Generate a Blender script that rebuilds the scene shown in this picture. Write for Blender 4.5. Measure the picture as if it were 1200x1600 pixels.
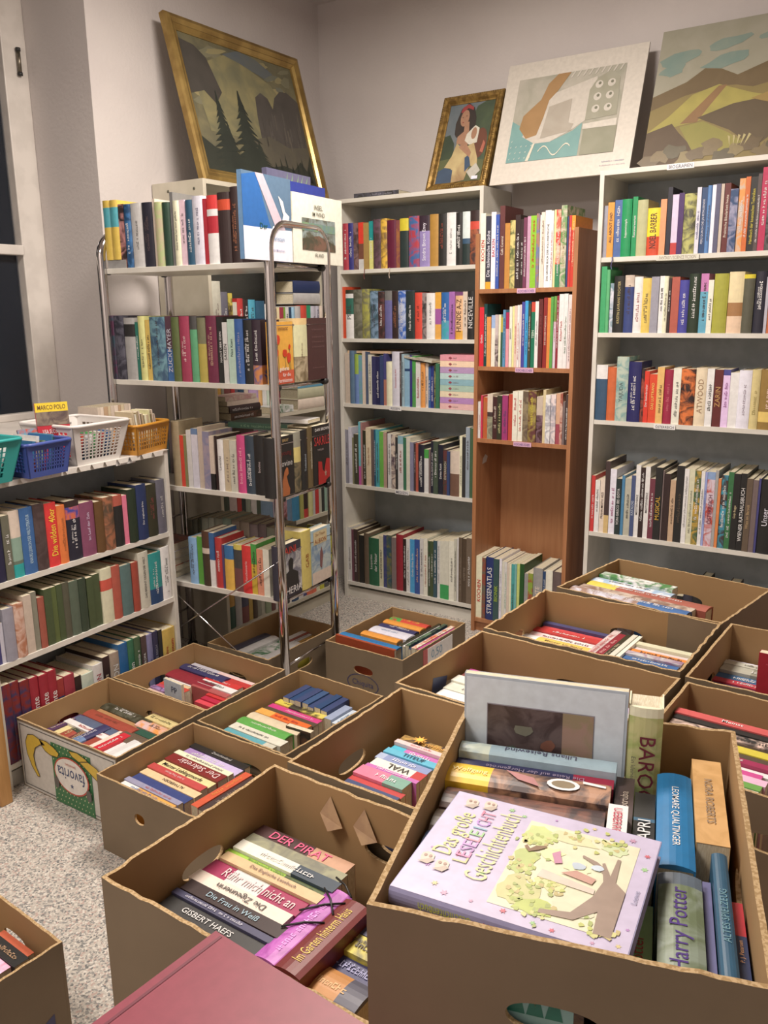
import bpy, math, random, zlib
from mathutils import Matrix, Vector
random.seed(7)
PI = math.pi
for o in list(bpy.data.objects): bpy.data.objects.remove(o)
SC = bpy.context.scene
COL = SC.collection

# ---------------------------------------------------------------- camera, light, exposure
def look_matrix(yaw, pitch, roll):
    cy, sy, cp, sp = math.cos(yaw), math.sin(yaw), math.cos(pitch), math.sin(pitch)
    F = Vector((-sy*cp, cy*cp, -sp)); R = Vector((cy, sy, 0)); U = R.cross(F)
    cr, sr = math.cos(roll), math.sin(roll)
    R2 = cr*R + sr*U; U2 = -sr*R + cr*U; B = -F
    return Matrix(((R2.x, U2.x, B.x), (R2.y, U2.y, B.y), (R2.z, U2.z, B.z)))
cam = bpy.data.cameras.new('camera'); camo = bpy.data.objects.new('camera', cam); COL.objects.link(camo)
camo.matrix_world = Matrix.Translation((2.5936, -3.5182, 1.4955)) @ look_matrix(0.5856, 0.2324, -0.0119).to_4x4()
cam.sensor_fit = 'VERTICAL'; cam.sensor_height = 36.0; cam.lens = 1329.78*36/1600; cam.clip_start = 0.02
SC.camera = camo
W = bpy.data.worlds.new('World'); SC.world = W; W.use_nodes = True
W.node_tree.nodes['Background'].inputs[0].default_value = (0.05, 0.055, 0.065, 1)
W.node_tree.nodes['Background'].inputs[1].default_value = 1.0
SC.view_settings.view_transform = 'Standard'; SC.view_settings.look = 'None'
SC.view_settings.exposure = 0.32; SC.view_settings.gamma = 1.0; SC.view_settings.use_curve_mapping = False
def area(name, loc, size, power, col, rot=(0, 0, 0)):
    l = bpy.data.lights.new(name, 'AREA'); l.shape = 'RECTANGLE'; l.size, l.size_y = size; l.energy = power; l.color = col
    o = bpy.data.objects.new(name, l); o.location = loc; o.rotation_euler = rot; COL.objects.link(o)
area('ceiling_light_main', (1.15, -1.35, 2.92), (0.6, 0.6), 56, (1.0, 0.89, 0.79))
area('ceiling_light_second', (1.15, -3.55, 2.92), (0.7, 0.7), 44, (1.0, 0.90, 0.81))  # added fill lamp, brightens the window reveal and the near left side

# ---------------------------------------------------------------- materials
def lin(c): return c/12.92 if c <= 0.04045 else ((c+0.055)/1.055)**2.4
def rgb(h):
    if len(h) == 3: v = [int(c, 16)/15 for c in h]
    else: v = [int(h[i:i+2], 16)/255 for i in (0, 2, 4)]
    l = 0.3*v[0]+0.55*v[1]+0.15*v[2]; v = [0.035+0.94*(x+(l-x)*SAT) for x in v]
    return tuple(lin(x) for x in v) + (1.0,)
MATS = {}; SAT = 0.14
def base_mat(key, rough=0.5, metal=0.0, spec=0.5):
    m = bpy.data.materials.new(key); m.use_nodes = True
    b = m.node_tree.nodes['Principled BSDF']
    b.inputs['Roughness'].default_value = rough; b.inputs['Metallic'].default_value = metal
    b.inputs['Specular IOR Level'].default_value = spec
    return m, m.node_tree.nodes, m.node_tree.links, b
def mix_noise(m, N, L, b, ca, cb, scale, lo=0.42, hi=0.58, detail=4.0, distort=0.0, stretch=None, bump=0.0):
    tc = N.new('ShaderNodeTexCoord'); n = N.new('ShaderNodeTexNoise'); r = N.new('ShaderNodeValToRGB')
    src = tc.outputs['Object']
    if stretch:
        mp = N.new('ShaderNodeMapping'); mp.inputs['Scale'].default_value = stretch; L.new(src, mp.inputs[0]); src = mp.outputs[0]
    n.inputs['Scale'].default_value = scale; n.inputs['Detail'].default_value = detail; n.inputs['Distortion'].default_value = distort
    L.new(src, n.inputs['Vector']); L.new(n.outputs['Fac'], r.inputs[0])
    r.color_ramp.elements[0].position = lo; r.color_ramp.elements[0].color = ca
    r.color_ramp.elements[1].position = hi; r.color_ramp.elements[1].color = cb
    L.new(r.outputs[0], b.inputs['Base Color'])
    if bump:
        bp = N.new('ShaderNodeBump'); bp.inputs['Strength'].default_value = bump; bp.inputs['Distance'].default_value = 0.002
        L.new(n.outputs['Fac'], bp.inputs['Height']); L.new(bp.outputs[0], b.inputs['Normal'])
    return r, n
def scalec(c, k): return tuple(min(1, x*k) for x in c[:3]) + (1.0,)
def col(spec, rough=0.42):
    """plain 'a3f' cover or printed 'a3f~fff' mottled artwork"""
    if spec in MATS: return MATS[spec]
    m, N, L, b = base_mat('cover_'+spec.replace('~', '_').replace('=', '_'), rough)
    if '=' in spec:      # softly painted artwork
        a, c = spec.split('='); mix_noise(m, N, L, b, rgb(a), rgb(c), 11, 0.25, 0.75, 6, 0.5); b.inputs['Roughness'].default_value = 0.6
    elif '~' in spec:
        a, c = spec.split('~'); mix_noise(m, N, L, b, rgb(a), rgb(c), 26, 0.4, 0.6, 5, 1.2)
    else:
        c = rgb(spec); mix_noise(m, N, L, b, scalec(c, 0.93), scalec(c, 1.05), 60, 0.3, 0.7, 2)
    MATS[spec] = m; return m
def special(name, f):
    if name not in MATS: MATS[name] = f()
    return MATS[name]
def noisy(name, a, c, scale, rough=0.6, metal=0.0, **k):
    def f():
        m, N, L, b = base_mat(name, rough, metal); mix_noise(m, N, L, b, rgb(a), rgb(c), scale, **k); return m
    return special(name, f)
WHITE = noisy('white_laminate', 'd9d6cb', 'e2dfd5', 9, 0.38)
GREYBACK = noisy('grey_blue_hardboard', 'a9b5be', 'b4c0c9', 12, 0.6)
BEIGE = noisy('beige_laminate', 'c4bda8', 'cdc6b2', 9, 0.42)
BROWN = noisy('brown_wood', 'a4653a', 'ba7a4b', 7, 0.42, detail=6, distort=0.6, stretch=(6, 6, 0.6), lo=0.3, hi=0.7)
BROWNIN = noisy('brown_wood_back', 'a2663b', 'b07648', 7, 0.5, detail=6, distort=0.4, stretch=(6, 6, 0.6), lo=0.3, hi=0.7)
CARD = noisy('corrugated_cardboard', '9e7848', 'aa8452', 5, 0.8, detail=6, lo=0.3, hi=0.7, bump=0.15)
CARDOUT = noisy('cardboard_liner', '76634a', '826e53', 6, 0.8, detail=6, lo=0.3, hi=0.7, bump=0.12)
FLUTE = noisy('cardboard_cut_edge', 'a3814f', 'c0a070', 260, 0.85, detail=1, lo=0.45, hi=0.55)
PAPER = noisy('paper_block', 'cfc2a0', 'e2d8bc', 300, 0.85, detail=1, stretch=(4, 0.3, 0.3))
GREYPAPER = noisy('aged_paper_block', '8c8268', 'a2977c', 300, 0.85, detail=1, stretch=(4, 0.3, 0.3))
def _chrome():
    m, N, L, b = base_mat('chrome', 0.10, 1.0); b.inputs['Base Color'].default_value = (0.62, 0.60, 0.60, 1); return m
CHROME = special('chrome', _chrome)
BLACK = col('222'); LABELW = col('ddd')
GOLD = noisy('gilded_wood', '9a7a3c', 'b8974e', 9, 0.3, 0.7, detail=5)
GOLDDARK = noisy('aged_gilt', '7a5a26', 'a5803a', 40, 0.38, 0.6, detail=5)
def _wall():
    m, N, L, b = base_mat('plaster_wall', 0.9)
    mix_noise(m, N, L, b, rgb('c8c0be'), rgb('cfc8c5'), 3, 0.3, 0.7, 5)
    tc = N.new('ShaderNodeTexCoord'); n2 = N.new('ShaderNodeTexNoise'); n2.inputs['Scale'].default_value = 70; n2.inputs['Detail'].default_value = 5
    bp = N.new('ShaderNodeBump'); bp.inputs['Strength'].default_value = 0.35; bp.inputs['Distance'].default_value = 0.004
    L.new(tc.outputs['Object'], n2.inputs['Vector']); L.new(n2.outputs['Fac'], bp.inputs['Height']); L.new(bp.outputs[0], b.inputs['Normal'])
    return m
WALL = special('wall', _wall)
def _carpet():
    m, N, L, b = base_mat('speckled_carpet', 0.95)
    tc = N.new('ShaderNodeTexCoord'); v = N.new('ShaderNodeTexVoronoi'); v.inputs['Scale'].default_value = 210
    r = N.new('ShaderNodeValToRGB'); sep = N.new('ShaderNodeSeparateColor')
    L.new(tc.outputs['Object'], v.inputs['Vector']); L.new(v.outputs['Color'], sep.inputs[0]); L.new(sep.outputs[0], r.inputs[0])
    e = r.color_ramp.elements; r.color_ramp.interpolation = 'CONSTANT'
    e[0].position = 0; e[0].color = rgb('8d8c88'); e[1].position = 0.22; e[1].color = rgb('b9b2a8')
    for p, c in ((0.55, 'c9c1b6'), (0.72, 'b79f95'), (0.82, 'd6d0c6'), (0.93, '6f7070')):
        k = e.new(p); k.color = rgb(c)
    L.new(r.outputs[0], b.inputs['Base Color'])
    bp = N.new('ShaderNodeBump'); bp.inputs['Strength'].default_value = 0.5; bp.inputs['Distance'].default_value = 0.003
    L.new(v.outputs['Distance'], bp.inputs['Height']); L.new(bp.outputs[0], b.inputs['Normal'])
    return m
CARPET = special('carpet', _carpet)

# ---------------------------------------------------------------- mesh helpers
class MB:
    def __init__(s): s.v = []; s.f = []; s.m = []; s.ms = []; s.sm = []
    def mi(s, m):
        if m not in s.ms: s.ms.append(m)
        return s.ms.index(m)
    def add(s, vs, fs, m, smooth=False):
        k = len(s.v); i = s.mi(m); s.v += [tuple(v) for v in vs]
        for f in fs: s.f.append([k+a for a in f]); s.m.append(i); s.sm.append(smooth)
    def box(s, a, b, m, M=None):
        x0, y0, z0 = a; x1, y1, z1 = b
        vs = [Vector(p) for p in ((x0,y0,z0),(x1,y0,z0),(x1,y1,z0),(x0,y1,z0),(x0,y0,z1),(x1,y0,z1),(x1,y1,z1),(x0,y1,z1))]
        if M: vs = [M @ v for v in vs]
        s.add(vs, [(0,3,2,1),(4,5,6,7),(0,1,5,4),(1,2,6,5),(2,3,7,6),(3,0,4,7)], m)
    def tube(s, pts, r, m, n=10, closed=False):
        pts = [Vector(p) for p in pts]; N = len(pts); k = []
        up = None
        for i, p in enumerate(pts):
            a = pts[(i-1) % N] if (closed or i > 0) else p; b = pts[(i+1) % N] if (closed or i < N-1) else p
            t = (b-a).normalized()
            if up is None: up = t.orthogonal().normalized()
            up = (up - t*up.dot(t)).normalized(); w = t.cross(up)
            for j in range(n):
                th = 2*PI*j/n; k.append(p + (up*math.cos(th)+w*math.sin(th))*r)
        fs = []
        for i in range(N if closed else N-1):
            for j in range(n):
                a = i*n+j; b = i*n+(j+1) % n; c = ((i+1) % N)*n+(j+1) % n; d = ((i+1) % N)*n+j
                fs.append((a, b, c, d))
        if not closed: fs += [tuple(reversed(range(n))), tuple(range((N-1)*n, N*n))]
        s.add(k, fs, m, True)
    def prism(s, poly, z0, z1, m, M=None, mtop=None):
        n = len(poly); vs = [Vector((x, y, z0)) for x, y in poly]+[Vector((x, y, z1)) for x, y in poly]
        if M: vs = [M @ v for v in vs]
        s.add(vs, [tuple(reversed(range(n)))], m); k = len(s.v)-2*n
        s.f.append([k+n+i for i in range(n)]); s.m.append(s.mi(mtop or m)); s.sm.append(False)
        for i in range(n):
            s.f.append([k+i, k+(i+1) % n, k+n+(i+1) % n, k+n+i]); s.m.append(s.mi(m)); s.sm.append(False)
    def build(s, name, parent=None, M=None, bevel=0):
        me = bpy.data.meshes.new(name); me.from_pydata(s.v, [], s.f)
        for m in s.ms: me.materials.append(m)
        me.polygons.foreach_set('material_index', s.m); me.polygons.foreach_set('use_smooth', s.sm); me.update()
        o = bpy.data.objects.new(name, me); COL.objects.link(o)
        if parent: o.parent = parent
        if M: o.matrix_local = M
        if bevel:
            b = o.modifiers.new('bevel', 'BEVEL'); b.width = bevel; b.segments = 2; b.limit_method = 'ANGLE'
        return o
def tag(o, label, cat, group=None):
    o['label'] = label; o['category'] = cat
    if group: o['group'] = group
    return o
def empty(name, M, label=None, cat=None, group=None):
    o = bpy.data.objects.new(name, None); o.empty_display_size = 0.05; COL.objects.link(o); o.matrix_world = M
    if label: tag(o, label, cat, group)
    return o
def struct(o): o['kind'] = 'structure'; return o
def TR(x, y, z=0, a=0): return Matrix.Translation((x, y, z)) @ Matrix.Rotation(a, 4, 'Z')

_fonts = {}
def text_geo(s):
    if s not in _fonts:
        cu = bpy.data.curves.new('t', 'FONT'); cu.body = s; cu.size = 1; cu.resolution_u = 2; cu.offset = 0.003
        ob = bpy.data.objects.new('t', cu); me = bpy.data.meshes.new_from_object(ob)
        vs = [(v.co.x, v.co.y) for v in me.vertices]; fs = [tuple(p.vertices) for p in me.polygons]
        bpy.data.objects.remove(ob); bpy.data.curves.remove(cu); bpy.data.meshes.remove(me)
        x0 = min(v[0] for v in vs); x1 = max(v[0] for v in vs); y0 = min(v[1] for v in vs); y1 = max(v[1] for v in vs)
        _fonts[s] = ([(x-(x0+x1)/2, y-(y0+y1)/2) for x, y in vs], fs, x1-x0, y1-y0)
    return _fonts[s]
def put_text(mb, s, mat, O, U, V, wmax, hmax, flip=False):
    """lettering centred on O, running along U with its tops towards V"""
    vs, fs, w, h = text_geo(s); k = min(hmax/h, wmax/w*1.9); kx = min(k, wmax/w)
    if flip: U = -U; V = -V
    mb.add([O+U*(x*kx)+V*(y*k) for x, y in vs], fs, mat)
def put_marks(mb, mat, O, U, V, w, h, rnd):
    """a run of small printed strokes too blurred to read"""
    x = -w/2
    while x < w/2-h*0.5:
        cw = h*rnd.uniform(0.4, 0.7)
        if rnd.random() < 0.14: x += cw; continue
        hh = h*(1 if rnd.random() < 0.3 else 0.7)
        for (a, b, c, d) in rnd.choice((((0,0,.28,1),(.28,.4,.8,.62)), ((0,0,.25,1),(.6,0,.85,1),(.25,.75,.6,1)), ((0,0,.8,.25),(.28,.25,.55,1)), ((0,.75,.85,1),(0,0,.85,.25),(0,.25,.25,.75)))):
            p = [(x+a*cw, -h/2+b*hh), (x+c*cw, -h/2+b*hh), (x+c*cw, -h/2+d*hh), (x+a*cw, -h/2+d*hh)]
            mb.add([O+U*px+V*py for px, py in p], [(0, 1, 2, 3)], mat)
        x += cw*1.12

# ---------------------------------------------------------------- books
def bands(spec):
    out = []; z = 0.0
    parts = spec.split('/')
    for p in parts:
        if ':' in p: c, e = p.split(':'); e = float(e)
        else: c, e = p, 1.0
        out.append((z, e, c)); z = e
    out[-1] = (out[-1][0], 1.0, out[-1][2])
    return out
def book(t, d, h, spec, title='', tcol='eee', M=None, parent=None, hard=None, aged=False, name=None):
    """t thickness (x), d depth (y, spine at y=0), h height (z)"""
    rnd = random.Random(zlib.crc32(repr((round(t, 4), round(h, 4), spec)).encode()))
    if hard is None: hard = t > 0.03
    bd = bands(spec); b = MB(); th = 0.0022 if hard else 0.0006
    r = min(0.004, t*0.12) if hard else 0.0
    # C-shaped cover profile, spine slightly rounded
    def prof():
        n = 6 if hard else 1
        outer = [(0, d), (0, 0.001)] + [(t*i/n, -r*math.sin(PI*i/n)) for i in range(1, n)] + [(t, 0.001), (t, d)]
        inner = [(t-th, d), (t-th, th+0.001), (th, th+0.001), (th, d)]
        return outer, inner
    outer, inner = prof(); no, ni = len(outer), len(inner)
    for (a, e, c) in bd:   # bands run down from the top
        z1 = h*(1-a); z0 = h*(1-e); m = col(c)
        vs = [(x, y, z0) for x, y in outer]+[(x, y, z1) for x, y in outer]
        b.add(vs, [(i, i+1, no+i+1, no+i) for i in range(no-1)], m, False)
        vs = [(x, y, z0) for x, y in inner]+[(x, y, z1) for x, y in inner]
        b.add(vs, [(i, i+1, ni+i+1, ni+i) for i in range(ni-1)], m)
        b.add([(0, d, z0), (th, d, z0), (th, d, z1), (0, d, z1), (t-th, d, z0), (t, d, z0), (t, d, z1), (t-th, d, z1)], [(0,1,2,3), (4,5,6,7)], m)
    for zz, m in ((0, col(bd[-1][2])), (h, col(bd[0][2]))):
        vs = [(0, 0.001, zz), (th, 0.001, zz), (th, d, zz), (0, d, zz), (t-th, 0.001, zz), (t, 0.001, zz), (t, d, zz), (t-th, d, zz)]
        fs = [(0,1,2,3), (4,5,6,7)]; b.add(vs, fs, m)
        sp = [(x, y, zz) for x, y in outer[1:-1]]; k = len(sp)
        vs = sp + [(t-th, th+0.001, zz), (th, th+0.001, zz)]; b.add(vs, [tuple(range(len(vs)))], m)
    nm = name or ('hardcover_book' if hard else 'paperback_book')
    o = b.build(nm, parent); o.matrix_world = M if M else Matrix()
    p = MB(); g = 0.003 if hard else 0.0004
    p.box((th*1.02, th+0.0015, g), (t-th*1.02, d-g, h-g), GREYPAPER if aged else PAPER); p.build('page_block', o)
    if title and t > 0.005:
        tb = MB(); U = Vector((0, 0, 1)); V = Vector((-1, 0, 0)); y = -r-0.0005; mt = col(tcol)
        if title == '*':
            L = h*rnd.uniform(0.4, 0.72); c = h*rnd.uniform(0.42, 0.62); hh = min(t*0.42, 0.011)
            put_marks(tb, mt, Vector((t/2, y, c)), U, V, L, hh, rnd)
            if t > 0.03 and rnd.random() < 0.5: put_marks(tb, mt, Vector((t*0.3, y, c)), U, V, L*0.6, hh*0.6, rnd)
        else:
            fl = '^' in title[:2]; bg = '!' in title[:2]; s = title.lstrip('^!')
            if t > 0.05 and len(s) > 17 and ' ' in s:      # two lines
                k = s.rfind(' ', 0, len(s)*2//3); l1, l2 = s[:k], s[k+1:]; sg = -1 if fl else 1
                put_text(tb, l1, mt, Vector((t*(0.5-0.2*sg), y+0.0005 if r == 0 else y, h*0.5)), U, V, h*0.82, t*0.27, fl)
                put_text(tb, l2, mt, Vector((t*(0.5+0.2*sg), y, h*0.5)), U, V, h*0.82, t*0.27, fl)
            else:
                put_text(tb, s, mt, Vector((t/2, y, h*(0.5+rnd.uniform(-0.06, 0.06)))), U, V, h*0.74, min(t*0.62, 0.024) if bg else min(t*0.6, 0.02) if len(s) <= 8 and s.isupper() else min(t*0.46, 0.0105), fl)
        tb.build('title', o)
    return o

# ---------------------------------------------------------------- room
def slab(name, a, b, m): 
    k = MB(); k.box(a, b, m); return struct(k.build(name))
slab('floor', (-0.75, -4.3, -0.05), (3.7, 0.4, 0), CARPET)
slab('ceiling', (-0.75, -4.3, 3.0), (3.7, 0.4, 3.05), WALL)
slab('wall_back', (-0.3, 0.29, 0), (3.6, 0.4, 3.0), WALL)
slab('wall_right', (3.6, -4.3, 0), (3.7, 0.4, 3.0), WALL)
slab('wall_front', (-0.75, -4.3, 0), (3.6, -4.2, 3.0), WALL)
k = MB(); k.box((-0.75, -1.16, 0), (-0.3, 0.4, 3.0), WALL); k.box((-0.75, -4.3, 0), (-0.3, -2.75, 3.0), WALL)
k.box((-0.75, -2.75, 0), (-0.3, -1.16, 1.0), WALL); k.box((-0.75, -2.75, 2.88), (-0.3, -1.16, 3.0), WALL)
struct(k.build('wall_left'))
FRAME = noisy('white_painted_window_wood', 'cfc8c0', 'd8d1c9', 12, 0.45)
def _glass():
    m, N, L, b = base_mat('night_window_glass', 0.04); b.inputs['Base Color'].default_value = (0.012, 0.016, 0.024, 1)
    return m
GLASS = special('glass', _glass)
wn = MB()
wn.box((-0.74, -1.27, 1.06), (-0.675, -1.16, 2.88), FRAME); wn.box((-0.74, -2.75, 1.06), (-0.675, -2.68, 2.88), FRAME)
wn.box((-0.74, -2.68, 1.06), (-0.675, -1.27, 1.09), FRAME); wn.box((-0.74, -2.68, 2.8), (-0.675, -1.27, 2.88), FRAME)
wn.box((-0.735, -2.68, 1.735), (-0.665, -1.27, 1.775), FRAME); wn.box((-0.74, -1.99, 1.09), (-0.67, -1.93, 2.8), FRAME)
wf = struct(wn.build('window_1', bevel=0.004))
g = MB(); g.box((-0.72, -2.67, 1.09), (-0.712, -1.28, 2.8), GLASS); g.build('pane', wf)
g = MB(); g.tube([(-0.665, -1.205, 2.44), (-0.665, -1.205, 2.52)], 0.008, noisy('hinge_brass', '6b6458', '8a8170', 40, 0.35, 0.8)); 
for z in (2.435, 2.525): g.tube([(-0.665, -1.205, z-0.006), (-0.665, -1.205, z+0.006)], 0.010, BLACK)
g.build('window_hinge', wf)
sl = MB(); sl.box((-0.71, -2.75, 1.0), (-0.29, -1.161, 1.06), FRAME); struct(sl.build('trim_1', bevel=0.006))

# ---------------------------------------------------------------- bookcases
def case(label, M, w, h, d, boards, wood, back, top=True, plinth=0.07, side=None, sc=0.018, back_on=True):
    e = empty('bookcase', M, label, 'bookcase')
    for x in (0, w-sc):
        k = MB(); k.box((x, 0, 0), (x+sc, d, side or h), wood); k.build('side_panel', e, bevel=0.0008)
    if top:
        k = MB(); k.box((sc, 0, h-sc), (w-sc, d, h), wood); k.build('top_panel', e)
    for z in boards:
        k = MB(); k.box((sc, 0.004, z-sc), (w-sc, d-0.004, z), wood); k.build('shelf_board', e)
    if plinth:
        k = MB(); k.box((sc, 0.02, 0), (w-sc, 0.035, plinth-sc), wood); k.build('plinth', e)
    if back_on:
        k = MB(); k.box((sc, d-0.004, 0.0), (w-sc, d, h-0.002), back); k.build('back_panel', e)
    return e
def strip(e, x, z, w, text, tcol='a77', wood=None, hh=0.02, base='eee'):
    k = MB(); k.box((x, -0.0012, z-hh), (x+w, 0.0, z), col(base))
    put_text(k, text, col(tcol), Vector((x+w/2, -0.0016, z-hh/2)), Vector((1, 0, 0)), Vector((0, 0, 1)), w*0.86, hh*0.62)
    k.build('paper_label', e)
mid = case('tall white bookcase in the room corner beside the brown bookcase', TR(0, 0), 0.80, 2.02, 0.28, (1.691, 1.362, 1.038, 0.62, 0.088), WHITE, GREYBACK)
strip(mid, 0.30, 1.037, 0.07, 'REISEN', '446'); strip(mid, 0.33, 0.619, 0.08, 'MEDIZIN', '446')
brown = case('narrow orange-brown bookcase standing forward between two white bookcases', TR(0.8133, -0.0946), 0.464, 1.8125, 0.27, (1.581, 1.2496, 0.9275, 0.0682), BROWN, BROWNIN, top=False, plinth=0.068)
for z in (1.580, 1.2486, 0.9265): strip(brown, 0.20, z, 0.085, 'KOCHBÜCHER', '438', base='dac')
endc = case('tall white bookcase behind the raised boxes, under the hill landscape', TR(1.345, -0.0657), 0.80, 2.02, 0.30, (1.692, 1.397, 1.04, 0.557, 0.08), WHITE, GREYBACK)
strip(endc, 0.26, 2.019, 0.10, 'BIOGRAFIEN', '446'); strip(endc, 0.24, 1.691, 0.16, 'FANTASY / SCIENCE FICTION', '987', base='ddc'); strip(endc, 0.27, 1.039, 0.085, 'ÖSTERREICH', '224')
corner = case('tall grey-beige bookcase along the side wall behind the chrome trolley', Matrix.Translation((0, -0.892, 0)) @ Matrix.Rotation(PI/2, 4, 'Z'), 0.80, 2.02, 0.295, (1.70, 1.36, 1.034, 0.495, 0.09), BEIGE, GREYBACK)
k = MB()
for x in (0.05, 0.2):
    k.tube([(-0.0012, x, 1.985), (0.0, x, 1.985)], 0.006, col('554'))
k.build('screw_cap', corner)
LOWM = Matrix.Translation((0.1836, -1.342, 0)) @ Matrix.Rotation(PI/2+0.0459, 4, 'Z') @ Matrix.Translation((-0.80, 0, 0))
low = case('low white bookcase below the window, plastic baskets on its top', LOWM, 0.80, 1.0, 0.28, (0.687, 0.426, 0.085), WHITE, GREYBACK)
strip(low, 0.55, 0.998, 0.09, 'EUROPA', '333')

# chrome trolley
TA = 0.085; TM = TR(0.65, -1.264, 0, TA) @ Matrix.Translation((-0.768, 0, 0)); TL, TW = 0.768, 0.355
tro = empty('book_trolley', TM, 'chrome tube book trolley with white shelves in front of the corner bookcase', 'trolley')
TZ = (1.66, 1.249, 0.852, 0.468)
for x in (0, TL):
    k = MB(); R = 0.085; H = 1.785; p = [(x, 0, 0.05), (x, 0, 0.6), (x, 0, H-R)]
    p += [(x, R-R*math.cos(a), H-R+R*math.sin(a)) for a in [i*PI/16 for i in range(1, 9)]]
    p += [(x, TW-R+R*math.sin(a), H-R+R*math.cos(a)) for a in [i*PI/16 for i in range(0, 9)]]
    p += [(x, TW, 0.6), (x, TW, 0.05)]
    k.tube(p, 0.0175, CHROME, 16); k.build('end_frame', tro)
    for y in (0, TW):
        k = MB(); k.tube([(x-0.009, y, 0.025), (x+0.009, y, 0.025)], 0.025, BLACK, 18); k.box((x-0.011, y-0.008, 0.03), (x+0.011, y+0.008, 0.055), BLACK); k.build('caster', tro)
    for z in (1.45, 1.04, 0.64, 0.208):
        k = MB(); k.tube([(x, 0.014, z), (x, TW-0.014, z)], 0.0045, CHROME, 8); k.build('crossbar', tro)
for z in TZ:
    k = MB(); k.box((0.016, 0.008, z-0.019), (TL-0.016, TW-0.008, z), WHITE); s = k.build('shelf', tro, bevel=0.001)
    for x in (0.003, TL-0.003):
        k = MB(); k.tube([(x, 0.014, z-0.01), (x, TW-0.014, z-0.01)], 0.0065, CHROME, 10); k.build('shelf_rail', s)
        for y in (0.024, TW-0.024):
            k = MB(); k.tube([(x-0.001, y-0.01, z-0.01), (x-0.001, y+0.01, z-0.01)], 0.0125, BLACK, 12); k.build('clamp', s)
for za, zb in ((0.10, 0.62), (0.60, 0.10)):
    k = MB(); k.tube([(0, -0.016, za), (TL, -0.016, zb)], 0.0028, CHROME, 6); k.build('cross_brace', tro)

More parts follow.
